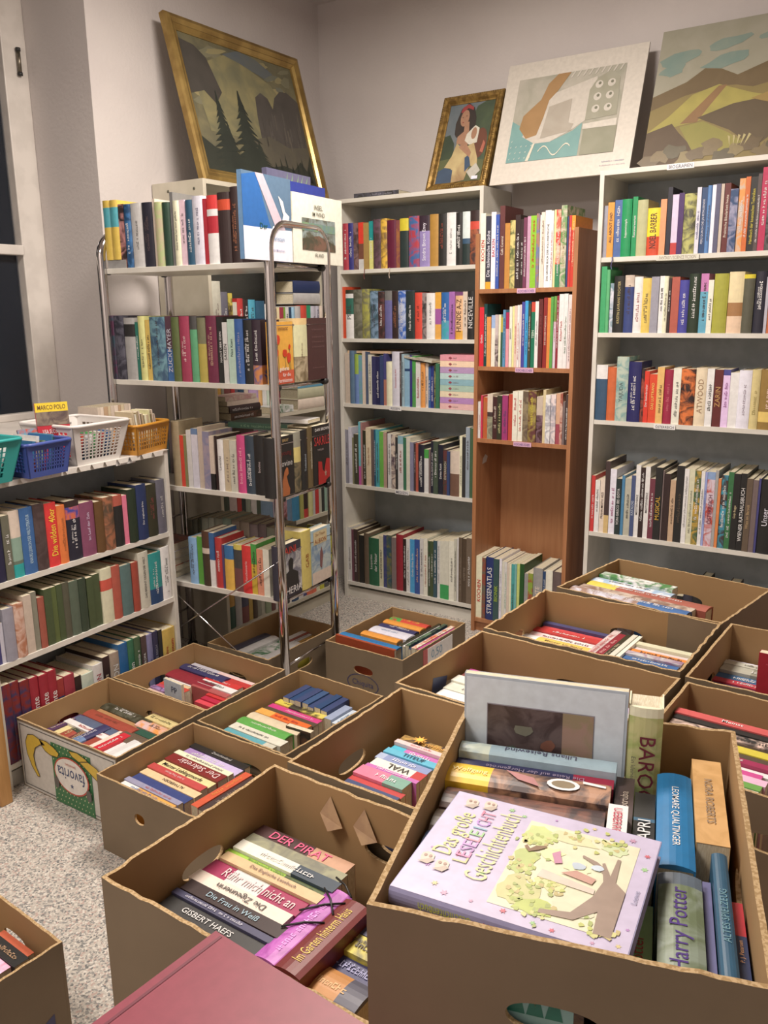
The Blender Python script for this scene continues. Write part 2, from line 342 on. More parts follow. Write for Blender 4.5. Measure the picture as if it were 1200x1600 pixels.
# ---------------------------------------------------------------- rows of books
ROWS=[
('m1', "mid bookcase's top shelf", 0.0, 0.008, 1.691, 0.0, '31,32,218,b34,*;65,29,218,338,*;95,26,218,866~433;123,30,218,e32:.45/743:.78/ccc;153,31,215,a84;186,21,220,199:.4/dd7,*;208,44,227,645~433;252,36,227,eb3~863;290,50,217,613;341,20,214,844~a63;361,47,220,dc2:.25/233;409,56,227,36a~b34;466,57,226,323:.3/98c,!Sandra Brown Envy,eef;523,46,228,b83;570,40,227,222,*,a43;611,47,229,eee,*,888;659,33,226,222,*;692,39,228,dee:.5/357:.6/233;732,48,230,322:.2/d43:.35/433~a53'),
('m2', "mid bookcase's second shelf", 0.0, 0.008, 1.362, 0.0, '19,21,250,d42;41,46,235,332:.08/ddd:.17/265:.5/eee,!PERL,444;87,52,235,554~776;140,43,237,775~aa4;184,49,226,79b~356,*;234,36,223,322~633,*;271,41,226,777:.2/66a;313,36,224,322,*,a64;350,41,225,36c~bce,*;393,48,222,233,*;442,40,214,e43,*,222;482,23,212,988~333;506,45,210,eee,*,444;552,30,213,ea3:.35/a5a:.68/ea4;584,42,212,26b:.6/3ab~59c,*;627,30,214,a6b,*;658,39,196,eb8:.8/ea3,!HUNDE A-Z,422;697,23,213,dcb,*,543;721,35,215,222,!NICEVILLE,ddd'),
('m3', "mid bookcase's third shelf", 0.0, 0.008, 1.038, 0.0, '27,28,252,cba;57,28,264,579;86,24,247,9b4:.4/68c;111,21,242,6aa~79c;133,17,263,dcb;151,17,260,457;168,20,246,ddc,*,543;190,24,238,336;214,23,238,225,*;239,20,244,347;259,16,253,448:.5/b76;277,33,214,eec;311,43,263,dde,Österreich ist Art!,c23;355,9,258,433,*;365,16,252,9bc,*;382,28,244,8bd:.25/247:.3/8bd;411,14,247,338;426,19,245,4a4~585;446,25,218,ddd,*,c45;472,24,213,e94,*;497,17,211,dcb,*,543;514,12,197,36a,*;527,18,200,238,*;546,9,206,332~885;556,18,212,375;575,21,202,254'),
('m4', "mid bookcase's fourth shelf", 0.0, 0.008, 0.62, 0.0, '19,18,283,889,*;38,21,296,ccd;60,10,243,886;71,28,262,443,*;101,14,327,6bc:.7/c5a;115,10,324,a77;126,19,284,332,*;146,30,300,dca,Tiere der Welt,a75;177,17,293,655;195,10,294,257,*;206,20,295,4ab,*;227,24,285,6b4;252,20,283,b98;273,6,287,433;280,20,279,ddd,*,555;301,23,275,dcb~545;326,13,264,333,Geheimnisse der Natur,eee;339,30,272,8bc:.15/ddd,*,a44;370,16,265,375;388,23,266,ddc;411,19,245,88a;432,9,240,433,*;442,14,244,b54;457,35,237,223,*;493,24,216,4a4:.2/ddd;519,9,218,766;528,15,259,223,*;545,25,260,454,*;571,25,245,223,Dritte Reich,eee;597,22,224,633~343,!ÖSTERREICH,dcb;619,15,217,347;636,50,220,dcb:.5/754;686,15,295,eec,*,655;702,18,291,333;721,21,339,9ab,*;743,15,335,464'),
('m5', "mid bookcase's bottom shelf", 0.0, 0.008, 0.088, 0.0, '19,22,297,ddd,*,666;42,14,286,745;57,22,289,433,*;80,10,278,543;92,29,262,222;122,31,276,654;154,63,257,264,Leoparden der Natur,eee;218,25,273,ddb,ALLE NETZE DER WELT,222;244,21,282,348~558;266,28,286,356~774;295,28,277,877;323,42,297,a23;366,19,280,322,*;386,20,283,eee,*,777;407,28,283,4ae,Großer Bilder Berlin,eee;436,30,288,35a,*,eb9;467,20,297,ddd,*,444;488,23,300,eed,*,b54;512,16,288,353~443,*;529,16,290,453,*;546,19,296,356,*;566,16,296,ddd,*,888;582,26,299,ddc:.75/3a5;609,22,302,ddc:.75/3a5;632,29,306,eed,*,555;662,15,321,ccb,*,444;678,9,326,ddd;688,18,331,654,*,987;707,22,328,543,EXPERTISE,987;730,28,334,765,*'),
('b1', "brown bookcase's top shelf", 0.0, -0.088, 1.581, 0.0, '832,24,314,eed,!KOCHEN,d22;857,24,301,334:.9/ea2,!Die italienische Küche,eef;882,22,316,eef,!BACKEN,c45;905,17,304,35b,*;923,23,338,633,Café Central,edc;947,23,267,c83;971,23,277,dc7~563;995,23,297,322,*;1018,14,279,322,*;1033,15,284,735,*;1049,15,288,c9b;1065,25,289,8c2,*,d52;1091,13,296,a76~67a;1105,5,290,eee;1111,15,300,edc,*,654;1127,26,306,fff,DAS GROSSE BUCH DER VOLLWERTKÜCHE,333;1153,13,302,eee,*,b22;1167,9,306,ed9;1177,20,305,d43~dca:.7/385,*;1198,24,320,695~dcb,KOCHEN MIT PHANTASIE,dc9;1223,7,276,347;1231,10,280,d33,*;1242,15,279,f92:.2/d32,*,eda'),
('b2', "brown bookcase's second shelf", 0.0, -0.088, 1.2496, 0.0, '832,21,255,e23,Grillen,eee;855,15,269,144,*;870,19,214,e94;890,18,221,9be:.25/eed;909,15,223,cbb:.4/433~cbb;925,11,223,eec;937,10,212,ba3:.3/254;947,12,243,59c,*;961,14,232,b25:.3/e9a;976,13,256,eed,BIENNKOST,444;990,9,258,ee9;1001,12,260,ecb,*,c33;1014,11,262,eee,*,c33;1026,7,264,edd;1034,14,275,44a,*;1049,14,279,3ae,*;1064,11,266,443,*;1077,17,274,d43:.15/175,TEEN,ded;1095,15,276,eee,*,888;1111,19,285,622,*,944;1132,17,291,922,DIE GESUNDE FITNESSKÜCHE,edc;1150,15,290,e83;1165,12,294,5a4;1178,11,296,6a4:.35/dcd,*,c45;1190,10,298,923,*;1201,21,304,eee,Kochen+Tisch,c33;1223,17,305,eee,*,575;1241,16,301,edd,*,977'),
('b3', "brown bookcase's third shelf", 0.0, -0.088, 0.9275, 0.0, '832,12,165,ddd,*,c33;845,9,194,d35;856,21,186,c52~b63;877,26,201,dcb:.4/433:.5/776~aa8;904,22,190,422,*,dcb;927,23,196,332,*,cc8;951,27,199,a37,*,547;980,20,205,c43;1001,24,218,eed,*,c45;1026,22,221,eed,*,c33;1049,26,220,654~986;1075,37,224,633~a94,*,dc3;1114,28,200,cba:.4/422~867;1142,13,230,dc9;1156,22,209,eee~99a;1180,22,212,edd~99a;1203,18,217,da8:.6/a45;1222,11,222,a54~dba;1233,10,183,766;1245,13,214,433,*'),
('b4', "brown bookcase's bottom shelf", 0.0, -0.088, 0.0682, 0.0, '832,30,303,eec,!KOCHEN,d22;863,18,299,943~665;883,41,306,237,!STRASSENATLAS,eee;924,27,304,355,!BIONIK,ac3;953,12,308,eef,*,888;966,12,297,ddc;978,12,296,ddd,*,5a4;991,12,291,dcb;1004,9,290,eec;1014,17,292,4aa,*;1031,9,295,7bb;1041,14,297,cd7;1056,21,300,252;1079,19,258,999;1098,23,262,8a3~a43;1123,45,293,999,ALIENTE,edc;1169,13,283,247,*;1183,32,292,eed,Das war,222;1216,41,289,655'),
('r1', "white end bookcase's top shelf", 0.0, -0.058, 1.692, 0.0, '1364,15,198,99a;1380,26,209,e93,ALL ABOUT DAD,444;1408,30,216,46a,*;1438,39,216,195,Suppeneintöpfe,eee;1479,19,223,195,Resteverwerten,eee;1499,40,209,bb8;1539,48,176,fd2:.6/d42,!NOEL BARBER,422;1588,23,205,e96;1613,17,247,223;1631,23,219,dce:.8/c33;1655,20,223,426;1676,44,218,bb6~554;1721,15,238,dde,*,448;1737,21,236,247,PERU DURCH DIE JAHRTAUSENDE,dde;1759,15,241,58c,*;1775,13,242,eef;1789,16,244,557;1806,11,243,cba;1819,20,244,622,Praktische Bibelarbeit heute,edc;1840,27,222,247~99b;1868,21,256,e94~cba,Schlüssel des Lebens,eee;1890,16,260,d62,*;1907,24,258,222,Handbuch der kosmischen Techniken,dc3;1931,13,267,544,*;1945,23,287,c25,*;1969,26,250,222~666;1996,28,258,eed'),
('r2', "white end bookcase's second shelf", 0.0, -0.058, 1.397, 0.0, '1366,22,261,3a6;1389,14,248,5b7;1404,14,195,79a~dde;1419,45,222,222,KRISTIN LAVRANS TOCHTER,cb7;1465,36,224,cba~dcb:.2/348,*;1502,33,217,eee,*,a55;1536,34,210,ec5,*,444;1570,30,215,99a;1602,18,217,eee,*,333;1620,16,216,eec,*,333;1637,10,207,322,*;1648,30,212,b54;1679,35,199,44a,*;1715,41,222,232,*;1757,28,221,c7b:.3/5ac,*;1786,19,197,eed,*,333;1807,51,219,aa3;1859,53,224,eda:.5/a74:.72/eca;1912,38,213,dc2:.07/554;1952,38,223,223,*;1990,10,202,bbc;2001,21,196,c63;2023,26,207,335'),
('r3', "white end bookcase's third shelf", 0.0, -0.058, 1.04, 0.0, '1364,47,227,eee:.25/357;1412,36,219,d63;1449,49,262,bcb~7aa,YAJUDA,566;1499,51,243,226,*;1551,12,216,322~a43;1564,18,207,e32,Der Seelenbrecher,eee;1583,31,195,e42,DAS LUFTRAND,fd6;1615,27,224,eb6,*,753;1643,33,215,a24,*,d67;1678,30,222,eed,*,666;1709,54,220,e73~322;1764,41,225,edb,ATWOOD,a86;1806,26,223,eee,*,444;1833,31,220,622,ZARIN,c95;1865,25,221,449:.1/ecf,*,a6a;1891,31,210,eee;1923,45,220,eef,*,989;1969,30,224,dc8,*,a95;1999,71,225,973:.7/ec6:.87/973,ISABEL,ecb'),
('r4', "white end bookcase's fourth shelf", 0.0, -0.058, 0.557, 0.0, '1364,16,245,d33,*;1381,20,226,eee,*,555;1402,20,235,edc,PRAHA MESTO VEZI,433;1423,20,312,433:.75/db7;1444,26,280,eef,*,a37;1471,23,242,233,VON GRECO BIS GOYA,eee;1495,12,257,48b;1508,26,246,bba,*,555;1535,16,261,458,KATALOG,cde;1551,19,306,eee,MEISTERWERKE,555;1571,19,298,322,*;1591,19,303,eee,MEISTERWERKE,555;1610,22,255,734,*;1633,28,304,222,!MUSICAL,da3;1662,5,293,766;1668,24,281,322;1694,21,257,ca8,*,543;1716,30,318,222,*,654;1747,18,308,eee,*,999;1766,21,309,ddb,*,887;1787,23,305,464~da3,*;1812,14,304,eee,*,555;1827,8,302,9ae,*,447;1836,29,304,8ad:.1/dcd~c43,!ÖSTERREICH,735;1866,11,312,aaa;1878,11,281,e84;1890,23,296,433~3ac,*;1914,20,310,374,*;1934,25,306,222,Gulp Bugge,dc9;1960,22,309,222,!WIENER RATHAUSBUCH,eee;1983,22,292,654,Wien im Barock,ca7;2006,19,288,766;2026,8,296,448;2035,74,294,222,!Unser Jahrhundert im Bild,eef'),
('l1', "low bookcase's top row", 0.1776, -1.3423, 0.687, 1.6167, '-752,42,200,224;-709,26,207,665,*;-682,38,215,dcb:.4/8a9:.75/676:.8/2aa;-643,48,216,36a,!KNAURS LEXIKON DER WELTLITERATUR,bde;-594,43,219,433~544;-550,45,213,e33,!Die wilden 40er,fd3;-505,33,197,e73,*,b63;-470,57,204,322:.1/44a~d64:.3/223,*;-413,59,187,846,Im Lauf der Zeit,dce;-353,37,180,642;-316,44,188,a64~543;-270,42,185,b54:.2/222;-227,21,179,e79;-205,40,196,232;-164,49,205,236,Das englische Erbe,eee;-114,50,196,332,*,944;-63,43,206,667,*,ccc'),
('l2', "low bookcase's middle row", 0.1776, -1.3423, 0.426, 1.6167, '-781,22,151,448;-758,14,134,ccd;-743,38,175,99a;-704,36,180,b75~dba;-667,30,196,cba;-636,21,199,887;-613,25,174,a54;-587,29,195,453;-557,19,194,563;-537,23,196,453;-513,27,195,554;-486,38,191,565;-447,31,190,343;-414,28,185,453;-385,29,189,453;-355,49,200,ddb:.2/d54:.4/ddb;-305,38,197,b54;-266,51,188,577;-213,32,187,a43;-180,50,215,ccb,DAS BRENNT GEGEN DIE WELT,555;-130,65,197,299:.7/247,*;-64,44,207,eee,*,777'),
('l3', "low bookcase's bottom row", 0.1776, -1.3423, 0.085, 1.6167, '-779,31,273,822~336;-747,34,269,822~336;-712,35,260,822~336;-676,33,257,a23,!continente,eee;-642,34,254,a23,!continente,eee;-608,34,256,a23,!continente,eee;-572,26,212,a33:.3/347:.6/a33;-545,42,214,a34;-502,27,195,322:.3/722;-474,51,190,cdc;-422,45,205,ddd,LEXIKON,b34;-376,30,219,322,GESCHICHTE,edb;-345,41,223,a98,!UNION,ddd;-304,42,242,26a;-261,32,241,375,!Pflanzen,eee;-228,32,241,464,*;-195,25,237,544,TIERE EUROPA,eee;-169,33,232,88b,erleben,33a;-135,26,234,335,DAS DRITTE REICH,99a;-107,19,232,333,IRAN,eee;-88,68,223,db5,!2000 Jahre Christentum,c33'),
('t1', "trolley's top shelf", 0.649, -1.252, 1.66, 0.085, '-756,69,246,db4:.2/4ab:.42/db4;-686,31,225,322~c88;-654,33,223,147~37b,*;-620,54,224,ccc,*,444;-565,50,223,223,*,655;-514,12,233,dcb;-501,36,220,bc8~cb9;-464,34,217,243;-429,14,249,777;-414,28,219,eec,Deine Welt hat mich gefärbt,333;-385,23,220,ecd,*,555;-360,33,218,257,*;-327,45,228,dde,*,557;-281,15,217,b23;-265,48,226,e33:.2/eee:.3/c23:.55/eee;-216,52,232,322:.1/d42:.25/322;-163,40,247,322,*,a64'),
('t2', "trolley's second shelf", 0.649, -1.252, 1.249, 0.085, '-766,20,240,746~467;-745,49,239,223~556;-695,55,231,aaa:.1/222:.3/aaa;-639,14,215,276,*;-624,33,237,dd8,*,554;-589,22,223,db5,*,333;-566,74,234,69a~357,*;-491,31,236,534:.5/36a,!ZUCKMAYER,ccd;-459,36,233,563;-422,47,235,a35,*,ecc;-374,33,235,444:.2/5a7;-340,38,229,775:.4/ba4;-300,47,236,724,*,ca8;-252,28,232,222,NACHT ÜBER EDEN,eee;-224,21,213,ddd,!SAGEN,444;-202,31,224,bdc,Nais Kiani,355;-169,36,224,36b,*,aac;-132,37,220,222,*;-94,37,220,323:.7/d84~35a,*'),
('t3', "trolley's third shelf", 0.649, -1.252, 0.852, 0.085, '-496,38,248,a97;-457,18,196,e43;-438,14,197,885;-423,22,218,ddd;-400,29,225,68b:.1/dde;-370,23,232,cba;-346,31,217,88a~a9a;-314,20,202,dcb:.7/222;-293,17,203,322;-276,27,191,eee,Lavendel,555;-248,27,192,cb9,*,766;-220,30,191,ccb,*,555;-189,36,212,d48,*,fbc;-152,42,212,345,*;-109,48,217,222,bovine,cbb'),
('t4', "trolley's fourth shelf", 0.649, -1.252, 0.468, 0.085, '-448,40,185,8be,*;-407,26,192,5a3;-379,36,217,532:.3/dcb:.4/432;-343,23,215,36a:.5/eee;-319,33,197,c33,*;-285,10,174,547;-273,43,174,37b:.3/eb4;-229,40,182,dc5:.1/444:.5/744;-188,41,184,e33,Familienserie,ecc;-147,24,194,4a4:.4/db3,*,333;-121,28,178,e97,*;-92,27,181,eed'),
('c2', "corner bookcase's upper row", 0.0, 0.0, 1.36, 1.5708, '-872,51,263,ccb,*,877;-820,42,220,667,*;-777,24,215,cb4~432;-752,25,178,ccb;-726,36,194,c33,*;-689,35,189,322,*;-652,43,189,4ac,*;-608,58,184,257;-549,64,170,ddd,*,333;-484,16,150,332;-467,20,156,eda;-446,29,156,a34;-417,12,156,7a3;-404,25,156,ddd,*,444;-378,16,156,246;-361,25,156,9ce;-334,39,161,bbb;-294,44,164,d43;-249,31,164,296;-217,36,161,bbc,*,446;-179,32,161,bbc,*,446;-146,33,161,dcb'),
('c3', "corner bookcase's second row", -0.13, 0.0, 1.034, 1.5708, '-749,33,220,da4;-715,16,210,998;-697,43,210,844;-653,23,220,c33;-629,23,200,667;-605,36,220,246;-568,30,210,dcb;-536,64,200,b9c;-472,32,210,da6;-439,29,220,ddd;-408,30,220,bcb;-377,48,210,246,*;-328,42,210,a34;-286,50,220,246;-234,59,220,ddd;-174,61,220,654'),
('c4', "corner bookcase's third row", -0.01, 0.0, 0.495, 1.5708, '-866,39,210,343;-826,49,220,cbb,*,a45;-776,27,200,c33;-748,27,220,233;-720,32,200,9a9,*;-687,38,210,ddd,*,555;-649,28,220,454;-619,84,210,79b;-534,20,220,dcd;-513,35,210,869;-477,41,220,844~c9a;-434,37,210,68a;-397,60,230,38b;-336,27,210,aa5;-308,39,220,322:.8/c33;-268,34,210,cc8;-234,22,220,bbb;-210,29,220,c33,*;-181,23,220,bba;-157,23,210,333;-133,20,220,8a9'),
('c5', "corner bookcase's bottom row", -0.01, 0.0, 0.09, 1.5708, '-868,42,260,c93:.6/254;-825,42,250,bbb;-782,50,260,446:.7/844;-731,25,250,ca4;-705,32,260,543;-673,25,250,998;-646,26,240,bba;-620,40,250,9a8;-579,33,250,744;-544,41,240,ddd;-502,42,260,d86;-460,35,260,eee;-423,51,240,247;-372,37,250,ddd;-334,30,250,448;-303,77,250,e64;-225,31,260,ddb;-194,31,250,cc3;-161,48,250,555'),
('r5', "white end bookcase's bottom shelf", 0.0, -0.058, 0.08, 0.0, '1605,52,300,333;1658,38,270,222;1698,38,290,443;1737,37,250,222;1775,37,290,334;1813,37,310,222;1851,36,270,543;1888,36,280,333;1924,41,300,433;1967,35,260,222;2002,34,270,334'),
]
BOXROWS=[
('S', 0.749, -1.824, 0.185, -92.0, 0.286, 0.24, '1,222,Zwischenland,bbb;1.5,a8c:.3/cbe,*,eee;.9,eec,*,777;1.6,822,!^Der Sekretär,ecc;1.4,ed9,!Meister Lieblingsmorde,222;1.1,c44,^In kalt Thaj Kunst,ecc;1.2,ec9,^ALTWERDEN,333;1.4,348;.8,99b,*,c66;.8,eee:.3/ea4,*,57b'),
('S', 0.992, -2.083, 0.19, -2.0, 0.063, 0.202, '1,d53,*,e94;1.2,433,*,987'),
('G', 0.253, -1.345, 0.17, -92.0, 0.143, 0.249, '1,ccd;1.5,336,*;2.2,923'),
('G', 0.274, -1.479, 0.165, -92.0, 0.123, 0.137, '1,eee;1,ec9;1.6,d43,*;1.2,c46:.4/e64;1.2,a8c~535;1,ecb'),
('G', 0.406, -1.355, 0.17, -92.0, 0.149, 0.188, '1,ecc;1.3,a76:.3/c33;1.4,d33,*,fcc;1.5,eee,*,666;1.2,b55'),
('G', 0.49, -1.476, 0.16, -92.0, 0.095, 0.148, '1,d34;1,d33;1,c24;1,e45'),
('F', 0.251, -1.748, 0.165, -92.0, 0.184, 0.251, '2,332~554,*;1,b85;2.1,a43,*,843;2,568;1.2,eee,*,c44'),
('F', 0.233, -2.004, 0.165, -2.0, 0.354, 0.138, '1,536,Die Wunderpferde,eda;1.2,ed9;2,a43:.4/343:.7/b54,*,cb8;1.5,733,*,cb8;1.8,68b:.3/336,*,ccd;1.5,a43;.9,edc;1.6,d23,*,eee;1.2,eee;1,ddd;1,eee'),
('F', 0.456, -1.732, 0.165, -92.0, 0.085, 0.149, '1.2,dc8,*,664;1.4,dbb~e94,*'),
('F', 0.472, -1.822, 0.16, -92.0, 0.089, 0.132, '1.2,254;2.2,654'),
('M', 0.768, -1.438, 0.185, -92.0, 0.284, 0.23, '1.5,dc4:.3/443:.5/dc5~442,*;1.4,d38,*,fbd;1.2,543;1.6,ea4:.3/e62,*,c33;2,dca;2.1,5a4,*,dec;1.8,ddc,*,555;1.6,5ab:.8/ccb'),
('M', 0.791, -1.445, 0.2, -2.0, 0.196, 0.12, '1,347;1,247;1,347;1,358;1,347;1,247;1,347'),
('M', 0.986, -1.47, 0.18, -2.0, 0.07, 0.12, '1,9ac;1.2,cde,*,579'),
('T', 0.296, -1.196, 0.18, -2.0, 0.286, 0.211, '2,334;2,ddd;3,485~eee;2,eee;1,233;2,dd4'),
('T', 0.424, -1.038, 0.185, -2.0, 0.174, 0.142, '1.4,eee;.7,a54;1,ddd,*,777;1.7,da4,*,854;1,c63;.9,dca;1,336;1.2,eee'),
('P', 0.722, -0.622, 0.225, -92.0, 0.24, 0.189, '1,4a4~c33:.3/d43,*,fd4;1,e93;1,336,*;1.5,dde,*,79b;1,e93'),
('P', 0.678, -0.923, 0.245, -92.0, 0.06, 0.3, '1,27b,*,37c;.3,a42'),
('P', 0.902, -0.872, 0.215, -2.0, 0.105, 0.284, '1,332;.9,eee;1.4,233~686;1,347;1.6,eed~e74,*,d33;.6,933;1.3,c4a,*'),
('N', 1.735, -2.154, 0.64, -92.0, 0.221, 0.121, '1.8,322~da4,*,ea4;1,ecc,*,c44;1.7,3bd:.25/c6b,*,eee;1.4,5bd,TITEUF,246;1.6,abd:.15/89c,*,eef;2,eed:.8/c33,^WAL,333;.9,c6b,*,eee;2.4,e79:.6/7a9,*,eee;1.3,c33;1.5,347'),
('D', 1.691, -2.546, 0.635, -92.0, 0.238, 0.206, '1.9,422:.6/c97,!DER PIRAT,f58;1.5,997~776;1.6,eed:.6/345,*,ddd;.7,9c3:.6/563,*,453;1.3,db8,Das Englische Lesebuch,755;2.1,a25:.25/ddd:.6/a25,!Rühr mich nicht an,ecc;1.6,edc,!^Die Zigeunerin,444;1.6,322,Die Frau in Weiß,9bc;.8,446,*,ccd;1.8,333,GISBERT HAEFS,ddd'),
('D', 1.883, -2.787, 0.635, -2.0, 0.045, 0.17, '1.4,c6c~a4a,*,e9e'),
('D', 1.917, -2.789, 0.63, -2.0, 0.049, 0.17, '1,722,!Im Garten hinterm Haus,db4'),
('D', 1.927, -2.618, 0.61, -92.0, 0.161, 0.12, '1.4,446;1.6,dc4~665,*;1.3,336,*,99c;2.4,556:.3/c84:.7/556,*,da6'),
('K', 1.713, -1.818, 0.66, -92.0, 0.161, 0.155, '1,c49;1,844,*,fcc;1.3,eed;1.4,ddc,*,666;1.2,eee'),
('K', 1.968, -1.809, 0.66, -92.0, 0.052, 0.158, '1,dce;1,eee,*,779'),
('Me', 1.71, -1.361, 0.63, -92.0, 0.193, 0.217, '.7,447;.8,d44;1,c33,*,edd;1.2,fcc~eee,*,322;2,eee:.2/ec5,Meneer Lic Baard,864;1,eee'),
('Me', 1.895, -1.625, 0.645, -2.0, 0.083, 0.264, '1.5,dcc~b99,*,c55;1.5,923,*,eaa;1.2,332,*,cb9;1,ddc;.8,eed'),
('Me', 1.982, -1.402, 0.64, -92.0, 0.194, 0.155, '1,ddb;1,dcc;1.2,e83,*;1,ccc~979;1,36a,*;1,eee;1,357;1.2,eee,BEUTE,333'),
('To', 1.771, -1.044, 0.7, -92.0, 0.091, 0.246, '1,484~eee,*;1.4,9bd~eee,*'),
('To', 1.759, -1.12, 0.7, -92.0, 0.142, 0.36, '1.3,dc4:.25/a54,*,eee;1,865~cba;1.1,976~ccd:.6/36a,*,eee'),
('R1', 2.212, -1.381, 0.64, -92.0, 0.175, 0.187, '1,eef;1,ccb,*,777;1.6,bba:.4/998,*,eee;1.5,369,*,eee;1,c34,*;1,347'),
('R2', 2.207, -1.86, 0.7, -92.0, 0.247, 0.219, '1.3,d55,Meinst,eee;1,222;1.5,ecb~333,*,333;1,432;1.3,dc3;1,543;1,a25,*;.9,eee;1,d49,*,eee;1.2,ebd;1,6a4,*,eee;1,ddc'),
('BL', 1.006, -2.645, 0.19, -92.0, 0.133, 0.12, '1,d64;1.8,222,*,a86;2.2,e9b~fce;1,eee;1,fbd'),
]

def hue_name(spec):
    import colorsys
    c = spec.split('/')[-1].split(':')[0] if '/' in spec and spec.count('/') > 1 else spec.split('/')[0].split(':')[0]
    # name by the widest band
    best = 0; cc = c
    for a, e, s in bands(spec):
        if e-a > best: best = e-a; cc = s
    c = cc.split('~')[0]; r, g, b = [int(x, 16)/15 for x in c[:3]]
    h, l, s = colorsys.rgb_to_hls(r, g, b)
    if max(r, g, b)-min(r, g, b) < 0.15:
        return 'black' if l < 0.24 else 'dark grey' if l < 0.42 else 'grey' if l < 0.72 else 'white' if l > 0.84 else 'pale grey'
    h *= 360
    n = 'red' if h < 14 or h >= 345 else 'orange' if h < 34 else 'yellow' if h < 62 else 'olive' if h < 84 and l < 0.5 else 'green' if h < 165 else 'turquoise' if h < 192 else 'blue' if h < 250 else 'violet' if h < 290 else 'pink'
    if n == 'orange' and (l < 0.5 and s < 0.6 or l < 0.36): n = 'brown'
    if n == 'red' and l < 0.38 and s < 0.55: n = 'maroon'
    if n == 'yellow' and l < 0.36: n = 'olive'
    if n == 'yellow' and l > 0.8 or n == 'orange' and l > 0.76: n = 'cream'
    if n in ('blue', 'green', 'violet', 'red', 'turquoise') and l < 0.3: n = 'dark '+n
    elif n in ('blue', 'green', 'violet', 'turquoise') and l > 0.68: n = 'pale '+n
    return n
BOOKS = []   # (object, colour, thick, h, row phrase, index, n, left colour, right colour)
ORD = ['first', 'second', 'third', 'fourth', 'fifth', 'sixth', 'seventh', 'eighth', 'ninth', 'tenth', '11th', '12th', '13th', '14th', '15th', '16th', '17th', '18th', '19th', '20th', '21st', '22nd', '23rd', '24th', '25th', '26th', '27th', '28th', '29th', '30th', '31st', '32nd', '33rd', '34th', '35th', '36th', '37th', '38th', '39th', '40th', '41st', '42nd']
DEPTHS = {'b1': 0.19, 'b3': 0.17, 'b4': 0.2, 'm4': 0.21, 'm5': 0.21, 'm3': 0.17, 'r4': 0.22, 'r5': 0.2, 'l3': 0.19, 'r3': 0.145}
LEAN = {('t3', 13): -4, ('t3', 14): -4, ('t3', 15): -4, ('t3', 16): -4}
def register(objs, row):
    n = len(objs)
    for i, (o, spec, t, h) in enumerate(objs):
        lc = hue_name(objs[i-1][1]) if i else None; rc = hue_name(objs[i+1][1]) if i < n-1 else None
        BOOKS.append([o, hue_name(spec), t, h, row, i, n, lc, rc])
for rid, desc, ox, oy, z, ang, data in ROWS:
    lst = []
    M0 = TR(ox, oy, z, ang); ents = [e.split(',', 5) for e in data.split(';')]
    for i, e in enumerate(ents):
        s, t, h = float(e[0])/1000, float(e[1])/1000, float(e[2])/1000
        if rid in ('c2', 'c3', 'c4', 'c5') : s += 0.892-0.892; 
        title = e[4] if len(e) > 4 else ''; tc = e[5] if len(e) > 5 else ('eee' if sum(int(c, 16) for c in e[3][:3]) < 24 else '433')
        r = random.Random(i*31+zlib.crc32(rid.encode()))
        d = DEPTHS.get(rid, 0.135) * (1+r.uniform(-0.05, 0.08)) * (1 if h < 0.27 or rid in DEPTHS else 1.2); d = min(d, 0.235)
        if rid[0] == 'c': d = 0.12 if rid == 'c3' else 0.13
        y = r.uniform(0, 0.006)
        if rid == 't2' and i > 18: d = 0.13
        nm = 'cookbook' if rid in ('b1', 'b2', 'b3') else 'large_format_book' if rid in ('m4', 'm5', 'r4', 'r5', 'b4') else None
        if rid in ('c4', 'c5', 'c3'): title = '' if title == '*' else title
        Mx = M0 @ Matrix.Translation((s, y, 0))
        z0 = 0.0
        if rid == 't1' and i == 0:   # the wide yellow pair is made below
            continue
        o = book(t, d, h, e[3], title, tc, Mx, name=nm, hard=(t > 0.031 or r.random() < 0.14) if nm is None else None)
        lst.append((o, e[3], t, h))
    register(lst, desc)

# a yellow pair of volumes with blue bands, lying on a grey block at the trolley's end
T1 = TM @ Matrix.Translation((0, 0.012, 1.66))
def lying(M, t, d, h, spec, title='', tc='eee', **k):
    """book lying flat: spine (length h) facing local -y, thickness up"""
    return book(t, d, h, spec, title, tc, M @ Matrix(((0, 0, 1, 0), (0, 1, 0, 0), (-1, 0, 0, t), (0, 0, 0, 1))), **k)
def one(o, label, cat='book', group=None): return tag(o, label, cat, group)
one(lying(T1 @ Matrix.Translation((0.018, 0.002, 0)), 0.03, 0.14, 0.092, '999', ''), 'grey block-like book lying under the two yellow volumes on the trolley')
for i, x in enumerate((0.016, 0.052)):
    one(book(0.035, 0.15, 0.21, 'db4:.12/4ab:.45/db4', '', M=T1 @ Matrix.Translation((x, 0.001, 0.031))), ('outer', 'inner')[i]+' of two yellow volumes with blue bands at the trolley end', group='yellow volumes on the trolley')

